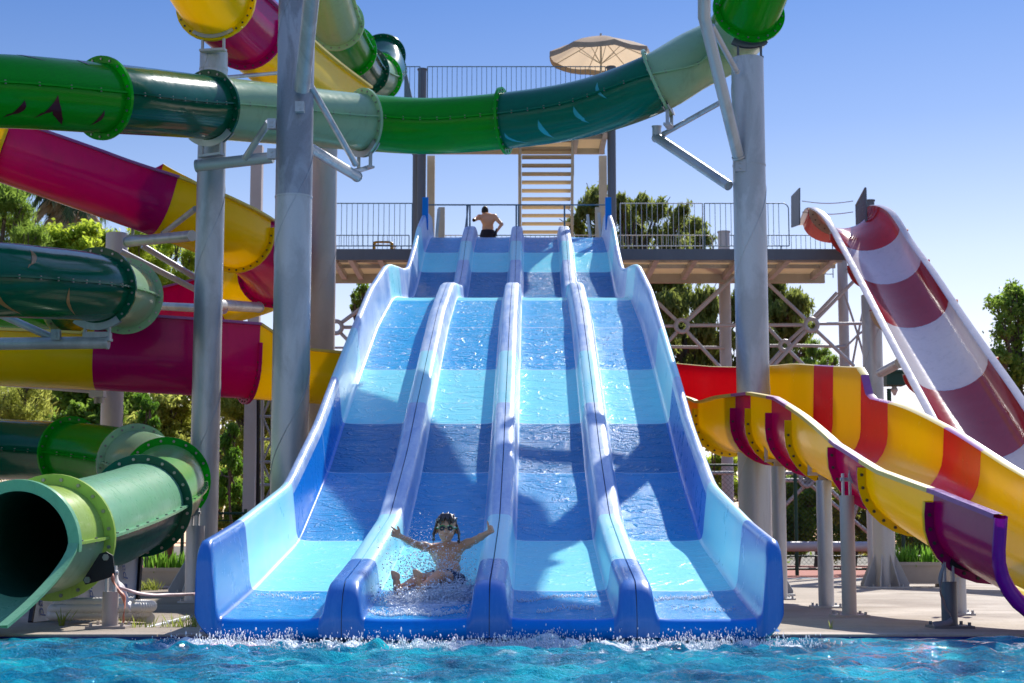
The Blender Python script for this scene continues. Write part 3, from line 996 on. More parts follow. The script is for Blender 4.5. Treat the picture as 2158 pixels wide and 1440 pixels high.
def clevis(root, p, mat, dirv=(1, 0, 0), s=.07):
    """small bolted lug"""
    mb = MB()
    for o in (-1, 1): mb.box(np.asarray(p) + np.array((0, o * s * .5, 0)), (s * 1.7, .018, s * 2.0))
    mb.cyl(np.asarray(p) + np.array((0, -s * .8, s * .4)), np.asarray(p) + np.array((0, s * .8, s * .4)), .02, n=8)
    mb.cyl(np.asarray(p) + np.array((0, -s * .8, -s * .4)), np.asarray(p) + np.array((0, s * .8, -s * .4)), .02, n=8)
    mb.build('lug', mat, root, 0)


st, sb, sw, sd, sp_ = M['steel'], M['steel_b'], M['steel_w'], M['steel_d'], M['steel_p']
# tall column in front of the long tube
dC1 = 22.6
c1, X1, Y1 = column('thickest grey column, stained on its upper half, in front of the pale green tube', 617, dC1, .25, 9.6, st, base=P(617, 280, dC1)[1], X=-2.955, py=500, joint=P(617, 420, dC1)[2], upper=sb)
base_plate(c1, X1, Y1, .252, st)
arm(c1, P(636, 190, dC1 - .3), P(660, -40, 21.4), .105, st, 'strut')
clevis(c1, P(632, 226, dC1 - .29), st)
arm(c1, P(655, 182, dC1 - .1), P(748, 344, dC1 + 2.2), .045, st, 'strut')
arm(c1, P(640, 305, dC1 + .1), P(752, 372, dC1 + 3.2), .078, st)
mb = MB(); bpt = saddle(mb, pts[idx[10]], S_[idx[10]], U_[idx[10]], TR + .07, .26); mb.beam(bpt, P(735, 362, dC1 + 3.0), .1, .05)
mb.build('saddle', st, c1, 0)
clevis(c1, P(573, 262, dC1), st); clevis(c1, P(573, 325, dC1), st)
# column that carries the tube and the high curl
dC2 = 25.5
c2, X2, Y2 = column('pale grey column topped by the yellow curl, carrying the bottle green flange', 437, dC2, .212, P(450, 114, dC2)[2], st, base=24.72, X=-4.567, joint=P(437, 150, dC2)[2])
base_plate(c2, X2, Y2, .215, st)
mb = MB(); saddle(mb, cp[ci[2]], cS[ci[2]], cU[ci[2]], .55, .24, .6); mb.build('saddle', st, c2, 0)
arm(c2, P(575, 332, 24.0), P(416, 350, 24.2), .085, st)
arm(c2, P(566, 258, 23.6), P(518, 332, 24.0), .05, st, 'strut')
arm(c2, P(450, 346, 24.15), P(437, 352, dC2), .07, st)
mb = MB(); saddle(mb, pts[idx[12]], S_[idx[12]], U_[idx[12]], TR + .07, .20); mb.build('saddle', st, c2, 0)
arm(c2, P(470, 164, dC2), P(585, 154, dC2 + 1.5), .03, st, 'strut')
# lower arms of this column toward the winding flume
arm(c2, P(405, 497, dC2 + .3), P(270, 510, 27.4), .085, st)
arm(c2, P(412, 440, dC2), P(345, 492, 27.0), .045, st, 'strut')
mb = MB(); k_ = widx[4]; b_ = P(300, 492, 27.4)
for s in (-1, 1): mb.beam(b_ + np.array((s * .16, 0, -.12)), b_ + np.array((s * .16, 0, .18)), .06, .04)
mb.box(b_ + np.array((0, 0, -.06)), (.5, .12, .05)); mb.build('saddle', st, c2, 0)
arm(c2, P(455, 642, dC2 + .4), P(545, 648, 30.0), .09, st)
arm(c2, P(330, 645, 29.0), P(470, 652, dC2 + 1.), .07, st)
# brownish column behind the tall one
c3, X3, Y3 = column('brownish weathered column standing just behind the thickest one', 668, 29.2, .262, P(668, 262, 29.2)[2], sw)
base_plate(c3, X3, Y3, .262, sw)
# lilac column under the winding flume
c4, X4, Y4 = column('lilac grey column with a flat top beside the dark green bend', 226, 30.0, .20, P(230, 476, 30.0)[2], sp_)
base_plate(c4, X4, Y4, .2, sp_)
for a_, b_ in (((255, 530), (470, 640)), ((300, 518), (420, 590))):
    arm(c4, P(*a_, 30.0), P(*b_, 30.6), .055, sp_, 'brace')
arm(c4, P(212, 792, 30), P(-60, 776, 29.2), .075, sp_)
arm(c4, P(212, 822, 30), P(-60, 800, 29.2), .075, sp_)
arm(c4, P(40, 790, 29.4), P(66, 766, 29.4), .04, sp_, 'strut')
mb = MB()
for s in (0, 1): mb.beam(P(205 + 6 * s, 782, 29.7), P(205 + 6 * s, 850, 29.7), .10, .10)
mb.box(P(206, 820, 29.7), (.26, .22, .3)); mb.build('lug', sp_, c4, 0)
# the lower bracket arm of the dark green bend (comes from a column outside the picture)
dB = 22.4
cL, XL, YL = column('grey column outside the left edge carrying the thick horizontal arm', -190, dB, .22, P(-190, 640, dB)[2], st, base=P(-190, 720, dB)[1])
arm(cL, P(-190, 727, dB), P(226, 722, dB - .05), .083, st)
arm(cL, P(-120, 610, dB), P(116, 714, dB), .05, st, 'strut')
mb = MB(); bq = saddle(mb, pts[idx[23]], S_[idx[23]], U_[idx[23]], TR + .075, .20, .62); mb.box(P(205, 708, dB), (.36, .16, .09)); mb.build('saddle', st, cL, 0)
clevis(cL, P(118, 706, dB - .1), st)
# right column
dC6 = 24.6
c6, X6, Y6 = column('grey column right of the blue slide under the hanging green flange', 1583, dC6, .24, pts[idx[2]][2] - (TR + .04) - .235, st, base=pts[idx[2]][1], X=3.50, joint=P(1583, 352, dC6)[2])
base_plate(c6, X6, Y6, .248, st)
mb = MB(); saddle(mb, pts[idx[2]], np.array((1.0, 0, 0)), np.array((0, 0, 1.0)), TR + .07, .22, .5); mb.build('saddle', sd, c6, 0)
arm(c6, P(1484, 40, dC6 - 1.2), P(1484, -90, dC6 - 1.6), .09, st, 'strut')
arm(c6, P(1484, 36, dC6 - 1.2), P(1556, 330, dC6 - .28), .088, st, 'strut')
clevis(c6, P(1560, 350, dC6 - .27), st, s=.09)
arm(c6, P(1500, 55, dC6 - .9), P(1552, 150, dC6 - .25), .045, st, 'strut')
arm(c6, P(1536, 392, dC6 - .1), P(1384, 290, dC6 + 1.3), .075, st)
arm(c6, P(1384, 292, dC6 + 1.3), P(1384, 268, dC6 + 1.3), .07, st)
arm(c6, P(1515, 218, dC6 - .1), P(1400, 282, dC6 + 1.2), .04, st, 'strut')
mb = MB(); saddle(mb, pts[idx[6]], S_[idx[6]], U_[idx[6]], TR + .075, .24, .55); mb.build('saddle', st, c6, 0)
# column under the red and white flume
dC7 = 27.9
c7, X7, Y7 = column('silver column with a flared foot behind the last yellow flume bend', 1864, dC7, .185, P(1850, 915, dC7)[2], st, py=1000)
base_plate(c7, X7, Y7, .185, st, .55, .22)
c8, X8, Y8 = column('tall grey column close under the left rim of the red and white flume', 1851, 36.2, .22, P(1845, 612, 36.2)[2], st, py=750)
arm(c8, P(1856, 786, 36.0), P(1896, 765, 34.5), .10, st)
# small stub posts under the end of the flume
STUB = 'short posts under the yellow flume'


def stub(label, px, d, r, topz, mat, kind, k=None, plate=.17):
    root, X, y = column(label, px, d, r, topz, mat, name='stub_post', group=STUB, py=1150)
    mb = MB(); mb.box((X, y, .011), (plate * 2, plate * 2, .022))
    for a in (-1, 1):
        for b in (-1, 1): mb.bolt((X + a * plate * .78, y + b * plate * .78, .022), (0, 0, 1), .015, .03, 0)
    mb.build('base_plate', mat, root, 0)
    mb = MB()
    if kind == 'saddle':
        mb.box((X, y, topz + .03), (.10, .10, .06)); mb.box((X, y, topz + .075), (.34, .14, .03))
        for s in (-1, 1): mb.box((X + s * .155, y, topz + .18), (.03, .12, .2))
        mb.build('saddle', M['steel_w'], root, 0)
    else:
        for s in (-1, 1): mb.box((X + s * .035, y, topz + .10), (.018, .07, .24))
        mb.cyl((X - .06, y, topz + .16), (X + .06, y, topz + .16), .02, n=8)
        mb.build('fork', st, root, 0)
        mb = MB()
        # triangular black plate bolted to the flume flange
        c0 = np.array((X + .05, y - .03, topz + .22))
        mir = -1 if px < 500 else 1
        tri = [(mir * a * .8 + (.0 if mir > 0 else -.05), b * .8) for a, b in [(-.05, -.09), (.02, -.13), (.26, -.20), (.29, -.15), (.12, .13), (.05, .15), (-.02, .11)]]
        v = [c0 + np.array((a, -.012, b)) for a, b in tri] + [c0 + np.array((a, .012, b)) for a, b in tri]
        n_ = len(tri)
        mb.add(v, [list(range(n_)), list(range(n_, 2 * n_))[::-1]] + [(i, i + n_, (i + 1) % n_ + n_, (i + 1) % n_) for i in range(n_)])
        for a, b in ((.05, .09), (.24, -.15)): mb.bolt(c0 + np.array((mir * a * .8 + (.0 if mir > 0 else -.05), -.012, b * .8)), (0, -1, 0), .03, .02, 1)
        mb.build('bracket_plate', [M['black'] if d < 15 else st, M['boltm']], root, 30)
    return root, X, y


stub('tallest silver stub post, half hidden by the blue slide edge', 1644, 21.7, .092, P(1644, 982, 21.7)[2], st, 'saddle')
stub('silver stub post with a rusty saddle, second from the blue slide', 1740, 18.9, .088, P(1740, 1012, 18.9)[2], st, 'saddle')
stub('grey stub post with a forked top, third from the blue slide', 1788, 16.5, .072, P(1788, 1044, 16.5)[2], sw, 'fork')
s4, Xs4, Ys4 = stub('shortest dark stub post wrapped in cloth at the pool edge', 1998, 14.3, .068, P(1998, 1226, 14.3)[2], sd, 'fork')
stub('low silver stub post behind the cloth wrapped one', 2022, 16.9, .06, P(2022, 1216, 16.9)[2], st, 'saddle', plate=.12)
s6, Xs6, Ys6 = stub('rusty steel stub post with barrier tape under the lime green mouth', 235, 14.25, .068, P(235, 1247, 14.25)[2], sw, 'fork')
stub('grey stub post under the bright green bend of the tube', 410, 20.6, .115, P(410, 1108, 20.6)[2], st, 'fork')

# cloth and tape
def ribbon(name, label, cat, pl, w, mat, seed=0, thick=.004):
    p_ = np.asarray(pl, float)
    sm, _ = catmull(p_, 8)
    r = np.random.default_rng(seed)
    rows = []
    for i, q in enumerate(sm):
        a = .6 * math.sin(i * .35 + seed) + .3 * math.sin(i * .9)
        o = np.array((math.sin(a) * .5, math.cos(a) * .35, math.cos(a * .7))) * w / 2
        rows.append([q - o, q - o * .2 + np.array((0, -.01, 0)), q + o])
    mb = MB(); mb.grid(np.array(rows), 0)
    o = mb.build(name, mat, origin=p_[0], smooth=80)
    md = o.modifiers.new('thickness', 'SOLIDIFY'); md.thickness = thick
    return tag(o, label, cat)


tape = matte('pink white tape', (.62, .42, .42), .5, .3, 14)
ribbon('barrier_tape', 'pale pink barrier tape strung from the rusty stub post to the blue slide', 'tape', [P(250, 1238, 14.2), P(300, 1252, 14.5), P(360, 1254, 14.9), P(412, 1252, 15.3)], .028, tape, 1)
ribbon('torn_tape', 'torn orange and white tape hanging from the rusty stub post', 'tape', [P(236, 1214, 14.15), P(247, 1240, 14.1), P(262, 1262, 14.1), P(262, 1296, 14.1), P(256, 1322, 14.1)], .05, matte('orange tape', (.62, .20, .12), .5, .4, 9), 2)
ribbon('torn_tape', 'white plastic strip fluttering behind the rusty stub post', 'tape', [P(246, 1218, 14.3), P(258, 1246, 14.35), P(268, 1270, 14.3), P(276, 1282, 14.3)], .10, matte('white film', (.62, .58, .58), .4, .1), 4)
ribbon('cloth_strip', 'grey cloth strip wound down the shortest stub post', 'cloth', [P(1990, 1190, 14.15), P(1980, 1236, 14.15), P(1990, 1275, 14.14), P(2006, 1308, 14.12), P(1985, 1316, 14.1), P(1968, 1318, 14.1)], .06, matte('dirty cloth', (.22, .20, .21), .8, .3), 3)

# ------------------------------------------------------------------ left side clutter
def panel_board():
    A, B, Cc, D_ = P(62, 1312, 15.2), P(286, 1290, 17.6), P(296, 1150, 18.2), P(88, 1150, 15.8)
    root = thing('leaning_board', 'white printed board with blue lettering leaning behind the green mouth', 'board', (A + B) / 2)
    n_ = np.cross(B - A, D_ - A); n_ /= np.linalg.norm(n_)
    if n_[1] > 0: n_ = -n_
    mb = MB(); v = [A, B, Cc, D_]; v2 = [q - n_ * .012 for q in v]
    mb.add(v + v2, [(0, 1, 2, 3), (7, 6, 5, 4), (0, 4, 5, 1), (1, 5, 6, 2), (2, 6, 7, 3), (3, 7, 4, 0)])
    mb.build('sheet', matte('printed film', (.58, .60, .66), .35, .06), root, 0)
    mb = MB(); mb.beam(B - (B - A) * .0 + n_ * .01, Cc + n_ * .01, .05, .04, up=n_); mb.beam(A + n_ * .01, D_ + n_ * .01, .03, .04, up=n_)
    mb.build('edge_trim', M['black'], root, 0)
    ink = matte('blue ink', (.02, .10, .38), .4)
    ex = (B - A) / np.linalg.norm(B - A)
    ey = np.cross(n_, ex); ey = ey if ey[2] > 0 else -ey

    def at(px, py):
        # intersect pixel ray with the board plane
        p0 = P(px, py, 1.0); cam0 = np.array((0, 0, CAMZ)); dd = p0 - cam0
        return cam0 + dd * ((A - cam0).dot(n_) / dd.dot(n_)) + n_ * .004
    def word(px, py, size, txt='panolin'):
        cu = bpy.data.curves.new('t', 'FONT'); cu.body = txt; cu.size = size; cu.align_x = 'LEFT'; cu.extrude = .001
        ob = bpy.data.objects.new('t', cu); COL.objects.link(ob)
        bpy.context.view_layer.update()
        me = bpy.data.meshes.new_from_object(ob.evaluated_get(bpy.context.evaluated_depsgraph_get()))
        bpy.data.objects.remove(ob)
        o0 = at(px, py)
        lean = .13
        xa = ey * math.cos(lean) + ex * math.sin(lean); ya = np.cross(n_, xa)
        co_ = np.array([v.co[:] for v in me.vertices])
        co_ = o0 + co_[:, :1] * 1.15 * xa + co_[:, 1:2] * ya + co_[:, 2:3] * n_
        me2 = bpy.data.meshes.new('lettering')
        me2.from_pydata((co_ - np.array(root.location)).tolist(), [], [list(p.vertices) for p in me.polygons])
        me2.materials.append(ink)
        link_mesh('lettering', me2, root)
        mb = MB()
        for i, (a, b) in enumerate(((0, 0), (1, 0), (0, 1), (1, 1))):
            if i == 3: continue
            c = o0 - xa * (size * 1.1 - a * size * .42) + ya * (b * size * .42 - size * .02)
            mb.add([c, c + xa * size * .38, c + xa * size * .38 + ya * size * .38, c + ya * size * .38], [(0, 1, 2, 3)])
        mb.build('printed_emblem', ink, root, 0)
    for px, py in ((266, 1222), (196, 1262), (140, 1278), (92, 1300), (196, 1180)):
        word(px, py, .155)
    mb = MB()
    for i in range(8):
        c = at(222 + (i % 4) * 8, 1200 + (i // 4) * 46)
        mb.beam(c, c + ey * .16, .006, .002, up=n_)
    mb.build('fine_print', matte('grey ink', (.3, .34, .42), .5), root, 0)


panel_board()


def hose_coil():
    c = G(215, 15.0, .05)
    th = np.linspace(0, 2.9 * 2 * PI, 160)
    rr = .38 + .03 * np.sin(th * .7)
    q = np.stack([c[0] + rr * 1.12 * np.cos(th), c[1] + .55 * rr * np.sin(th), .05 + .085 * th / (2 * PI) * .62], 1)
    tail = np.array([P(330, 1312, 14.6), P(300, 1322, 14.4)])
    root = thing('hose_coil', 'white ribbed hose lying coiled behind the rusty stub post', 'hose', (c[0], c[1], 0))
    rad = .045 + .0035 * np.sin(np.arange(160) * PI / 1.0)
    qd, _ = catmull(q[::2], 6)
    rad = .046 + .004 * np.cos(np.arange(len(qd)) * PI)
    mb = MB(); mb.path(qd, rad, 12); mb.build('tube', matte('white hose', (.66, .62, .57), .45, .08), root, 60)
    mb = MB(); k = 355; mb.path(qd[k:k + 30], .053, 12); mb.build('sleeve', matte('navy sleeve', (.01, .02, .12), .5), root, 60)


hose_coil()
mb = MB(); mb.cyl(P(308, 1326, 14.4), P(396, 1302, 15.4), .024); tag(mb.build('pipe', matte('grey plastic pipe', (.42, .43, .46), .4), origin=P(350, 1314, 15)), 'thin grey pipe lying on the deck by the blue slide', 'pipe')


# ------------------------------------------------------------------ planters
def planter(label, x0, x1, d, ytop, h, plants, seed, mat, clumps):
    a, b = G(x0, d), G(x1, d)
    root = thing('planter_box', label, 'planter', (a + b) / 2, 'white planter boxes')
    mb = MB()
    L = b[0] - a[0]; cx = (a[0] + b[0]) / 2; y = a[1] + .25
    w0, w1 = .42, .50
    z0, z1 = .05, h
    def ringp(w, l, z): return [(cx - l / 2, y - w / 2, z), (cx + l / 2, y - w / 2, z), (cx + l / 2, y + w / 2, z), (cx - l / 2, y + w / 2, z)]
    rows = [ringp(w0, L * .96, z0), ringp(w1, L, z1 - .06), ringp(w1 + .05, L + .05, z1 - .06), ringp(w1 + .05, L + .05, z1), ringp(w1 - .06, L - .06, z1), ringp(w1 - .06, L - .06, z1 - .08)]
    mb.grid(np.array(rows), 0, closev=True, flip=True)
    mb.add(ringp(w1 - .06, L - .06, z1 - .08), [(0, 1, 2, 3)], 1)
    for s in (-.35, .35): mb.box((cx + s * L, y, .025), (.12, w0 * .9, .05))
    mb.build('box', [mat, matte('soil', (.04, .03, .02), .9)], root, 30)
    r = np.random.default_rng(seed)
    for i in range(clumps):
        px_ = cx - L / 2 + L * (i + .5) / clumps + r.normal(0, .03)
        V, Q = [], []
        for k in range(plants):
            ang = r.random() * 2 * PI; lean = abs(r.normal(0, .32)); hgt = r.uniform(.22, .42); wd = r.uniform(.025, .045)
            base = np.array((px_ + r.normal(0, .09), y + r.normal(0, .09), z1 - .08))
            dr = np.array((math.cos(ang), math.sin(ang), 0)); sd_ = np.array((-dr[1], dr[0], 0))
            n0 = len(V)
            for t in (0, .4, .75, 1):
                c = base + np.array((0, 0, 1)) * hgt * t * math.cos(lean * t) + dr * hgt * t * math.sin(lean) * t
                ww = wd * (.5, 1, .75, .05)[int(round(t * 3.0)) if t < 1 else 3] / 2
                V += [c - sd_ * ww, c + sd_ * ww]
            for t in range(3): Q.append((n0 + 2 * t, n0 + 2 * t + 1, n0 + 2 * t + 3, n0 + 2 * t + 2))
        np_mesh('plant', V, Q, LEAF_LILY, root)


LEAF_LILY = leafmat('strap leaves', (.06, .20, .02), (.22, .42, .05), .5)
conc_w = matte('stained white planter', (.52, .46, .40), .7, .22, 4)
planter('long white planter box of strap leaves behind the green tube', 296, 388, 27.0, 1195, .34, 26, 3, conc_w, 4)
planter('short white planter box at the foot of the pale grey column', 396, 470, 28.2, 1195, .34, 22, 5, conc_w, 2)
planter('long stained planter box of strap leaves under the purple flume end', 1888, 2010, 28.3, 1190, .42, 36, 4, conc_w, 5)

# weeds in the deck joints
WEED = leafmat('weeds', (.10, .20, .02), (.35, .38, .08), .5)
for lab, px, d, n_, sc in (('tuft of yellowing grass at the blue slide corner', 385, 14.4, 60, 1.0), ('single green weed in the deck joint right of the slide', 1752, 14.0, 7, .7), ('long grass blades by the hose coil', 132, 14.6, 16, 1.6),
                      ('grass tuft between the hose and the pipe', 296, 14.3, 30, .9), ('dry yellow grass before the white planter', 312, 26.2, 80, 1.6)):
    b = G(px, d, 0.0)
    V, Q = [], []
    for k in range(n_):
        a = rng.random() * 2 * PI; h = rng.uniform(.05, .13) * sc
        o = b + np.array((rng.normal(0, .10 if n_ > 20 else .015), rng.normal(0, .06 if n_ > 20 else .01), 0))
        tp = o + np.array((math.cos(a) * h * .6, math.sin(a) * h * .6, h)); s_ = np.array((-math.sin(a), math.cos(a), 0)) * .005 * sc
        n0 = len(V); V += [o - s_, o + s_, (o + tp) / 2 + s_ + (0, 0, h * .1), tp]; Q.append((n0, n0 + 1, n0 + 2, n0 + 3))
    tag(np_mesh('grass_tuft', V, Q, WEED, origin=b), lab, 'grass')
# ------------------------------------------------------------------ start tower
tower = thing('slide_tower', 'steel start platform with railings, upper landing, stairs and lattice bracing behind the slides', 'tower', G(1080, 39.5))
rl, rw_ = M['rail'], M['railw']
DF, DR = 39.0, 42.8
ZD = P(1079, 527, DF)[2]


def XZ(px, d): return P(px, 500, d)[0]
def yat(px, py, d): return P(px, py, d)[1]


YD0, YD1 = yat(1079, 530, DF), yat(1079, 530, DR + .4)
XA, XB = -4.9, XZ(1790, DF)
mb = MB(); mb.box(((XA + XB) / 2, (YD0 + YD1) / 2, ZD - .03), (XB - XA, YD1 - YD0, .05))
mb.build('platform_deck', M['cream'], tower, 0)
mb = MB(); mb.box(((XA + XB) / 2, YD0 - .04, ZD - .12), (XB - XA, .08, .26)); mb.build('fascia_beam', sd, tower, 0)
mb = MB(); mb.box(((XA + XB) / 2, YD1 - 1.0, ZD - .17), (XB - XA, .10, .24)); mb.build('rear_beam', M['creamsteel'], tower, 0)
for fy in (.28, .55):
    mb = MB(); mb.box(((XA + XB) / 2, YD0 + (YD1 - YD0 - 1) * fy, ZD - .10), (XB - XA, .07, .09)); mb.build('stringer_beam', st, tower, 0)
for px in (700, 737, 800, 870, 1385, 1468, 1560, 1665, 1760):
    x = XZ(px, DF)
    mb = MB(); mb.box((x, (YD0 + YD1 - 1.1) / 2, ZD - .15), (.12, YD1 - YD0 - 1.2, .16)); mb.build('cross_beam', st, tower, 0)


def railing(p, q, h, mat, step=.125, low=.10, posts=True, parent=None, name='railing_panel', rounded=False, r=.013, bar=.0075):
    p = np.asarray(p, float); q = np.asarray(q, float)
    L = np.linalg.norm(q - p); t = (q - p) / L
    mb = MB()
    up = np.array((0, 0, 1.0))
    if rounded:
        rr = .14
        arc = [q + up * (h - rr) + t * (-rr + rr * math.cos(a)) + up * rr * math.sin(a) for a in np.linspace(PI / 2, 0, 7)]
        mb.path(np.array([p + up * h] + arc + [q + up * low]), r, 8)
    else:
        mb.cyl(p + up * h, q + up * h, r, n=8); mb.cyl(q, q + up * h, r, n=8)
    mb.cyl(p + up * low, q + up * low, r, n=8)
    mb.cyl(p, p + up * h, r, n=8)
    for i in range(1, int(L / step)):
        o = p + t * i * step
        top = h if not rounded or L - i * step > .14 else h - .05
        mb.cyl(o + up * low, o + up * top, bar, n=6)
    for f in np.linspace(.1, .9, max(2, int(L / 1.2))):
        mb.cyl(p + t * L * f, p + t * L * f + up * low, r, n=6)
    return mb.build(name, mat, parent or tower, 40)


RH = 1.12
yF = YD0 + .03
railing((XZ(640, DF), yF, ZD), (XZ(868, DF), yF, ZD), RH, rl)
railing((XZ(1308, DF), yF, ZD), (XZ(1482, DF), yF, ZD), RH, rw_)
railing((XZ(1486, DF), yF, ZD), (XZ(1664, DF), yF, ZD), RH, rl, rounded=True)
yR = YD1 - .05
railing((XZ(640, DR), yR, ZD), (XZ(860, DR), yR, ZD), RH, rl)
railing((XZ(918, DR), yR, ZD), (XZ(980, DR), yR, ZD), RH, rw_, rounded=True)
railing((XZ(996, DR), yR, ZD), (XZ(1092, DR), yR, ZD), RH, rl)
railing((XZ(1098, DR), yR, ZD), (XZ(1204, DR), yR, ZD), RH, rl)
railing((XZ(1210, DR), yR, ZD), (XZ(1270, DR), yR, ZD), RH, rw_)
railing((XZ(1305, DR), yR, ZD), (XZ(1505, DR), yR, ZD), RH, rw_, rounded=True)
railing((XZ(1540, DR), yR, ZD), (XZ(1760, DR), yR, ZD), RH, rl)
# start gate bar over the lanes
mb = MB(); zt = P(1079, 429, DF)[2]
mb.cyl((XZ(902, DF), yF, zt), (XZ(1284, DF), yF, zt), .018, n=8)
for px in (984, 990, 1088, 1093, 1190):
    mb.cyl((XZ(px, DF), yF, zt - .72), (XZ(px, DF), yF, zt), .02, n=8)
mb.build('start_gate', rl, tower)
mb = MB(); mb.beam(P(987, 433, 39.3), P(980, 486, 39.3), .03, .12, up=(0, 1, 0)); mb.build('gate_leaf', rw_, tower, 0)


def post(px, d, w_, ztop, mat, name='post', rnd=True, z0=0.0):
    x, y = XZ(px, d), yat(px, 600, d)
    mb = MB()
    if rnd: mb.cyl((x, y, z0), (x, y, ztop), w_ / 2, n=20); mb.cyl((x, y, ztop), (x, y, ztop + .03), w_ / 2 + .02, n=20)
    else: mb.box((x, y, (z0 + ztop) / 2), (w_, w_, ztop - z0))
    mb.build(name, mat, tower)


for px, d, w_, yt, mt_, rd_ in ((887, 40.4, .21, 132, sd, 1), (876, 42.6, .2, 318, sd, 1), (1291, 40.4, .21, 127, sd, 1), (907, 43.4, .2, 322, M['creamsteel'], 0), (1272, 43.4, .2, 322, M['creamsteel'], 0),
                                (1527, 42.4, .30, 488, M['steel_p'], 1), (1776, 42.4, .26, 488, M['steel_p'], 1), (1838, 41.6, .22, 420, sd, 1), (537, 41.5, .28, 300, sw, 0)):
    post(px, d, w_, P(px, yt, d)[2], mt_, rnd=rd_)
for px, d in ((930, 41.5), (1262, 41.2)):
    post(px, d, .16, P(px, 434, d)[2], M['creamsteel'], rnd=0, z0=ZD)
# low stanchions at the slide entrances
for a, b in (((925, 440), (920, 500)), ((1244, 500), (1238, 452)), ((1262, 448), (1266, 500))):
    mb = MB(); mb.beam(P(*a, 40.6), P(*b, 40.6), .07, .03); mb.build('handrail', rw_, tower)
# upper landing
ZU = P(1079, 320, 43.2)[2]
yU0, yU1 = yat(1079, 300, 40.2), yat(1079, 300, 43.4)
xu0, xu1 = XZ(852, 40.2), XZ(1290, 40.2)
mb = MB(); mb.box(((xu0 + xu1) / 2, (yU0 + yU1) / 2, ZU + .16), (xu1 - xu0, yU1 - yU0, .06)); mb.build('upper_deck', M['cream'], tower, 0)
for y_ in (yU0 - .05, (yU0 + yU1) / 2, yU1 + .05):
    mb = MB(); mb.box(((xu0 + xu1) / 2, y_, ZU + .07), (xu1 - xu0, .1, .16)); mb.build('upper_beam', M['creamsteel'], tower, 0)
for x_ in (xu0 + .1, XZ(1215, 41.8), xu1 - .1):
    mb = MB(); mb.box((x_, (yU0 + yU1) / 2, ZU + .05), (.12, yU1 - yU0, .14)); mb.build('upper_beam', st, tower, 0)
zur = P(1079, 135, 40.2)[2]
railing((xu0, yU0, ZU + .19), (XZ(884, 40.2), yU0, ZU + .19), zur - ZU - .19, rl, .12)
railing((XZ(900, 40.2), yU0, ZU + .19), (XZ(1277, 40.2), yU0, ZU + .19), zur - ZU - .19, rl, .12)
railing((xu0, yU0 + .05, ZU + .19), (xu0, yU1, ZU + .19), zur - ZU - .19, rl, .2)
# stairs up to the landing
stairs = MB()
for s in (1097, 1207):
    stairs.beam((XZ(s, 42.4), yat(s, 500, 43.6), ZD + .02), (XZ(s, 41.6), yat(s, 320, 41.9), ZU + .1), .05, .22)
for s in (1094, 1210):
    stairs.cyl((XZ(s, 42.4), yat(s, 500, 43.6), ZD + 1.0), (XZ(s, 41.6), yat(s, 320, 41.9), ZU + 1.0), .02, n=8)
    for t in (.05, .4, .75):
        a_ = np.array((XZ(s, 42.4), yat(s, 500, 43.6), ZD)) * (1 - t) + np.array((XZ(s, 41.6), yat(s, 320, 41.9), ZU)) * t
        stairs.cyl(a_, a_ + (0, 0, 1.0), .018, n=8)
stairs.build('stair_stringer', M['creamsteel'], tower, 0)
nst = 17
for i in range(nst):
    t = (i + .6) / nst
    x0, x1 = XZ(1100, 42), XZ(1204, 42)
    mb = MB(); mb.box(((x0 + x1) / 2, (1 - t) * yat(1100, 500, 43.6) + t * yat(1100, 320, 41.9), (1 - t) * ZD + t * ZU + .08), (x1 - x0, .27, .045)); mb.build('stair_tread', M['cream'], tower, 0)


# lattice bracing
def brace(a, b, d0, d1=None, r=.045):
    mb = MB(); mb.cyl(P(*a, d0), P(*b, d1 or d0), r, n=10); mb.build('brace', M['steel_p'], tower)


def node(px, py, d, r=.13):
    c = P(px, py, d)
    mb = MB(); th = np.arange(20) * 2 * PI / 20
    ringp = np.stack([c[0] + r * np.cos(th), np.full(20, c[1]), c[2] + r * np.sin(th)], 1)
    mb.path(ringp, .055, 10, closed=True)
    mb.build('node_ring', M['steel_p'], tower)


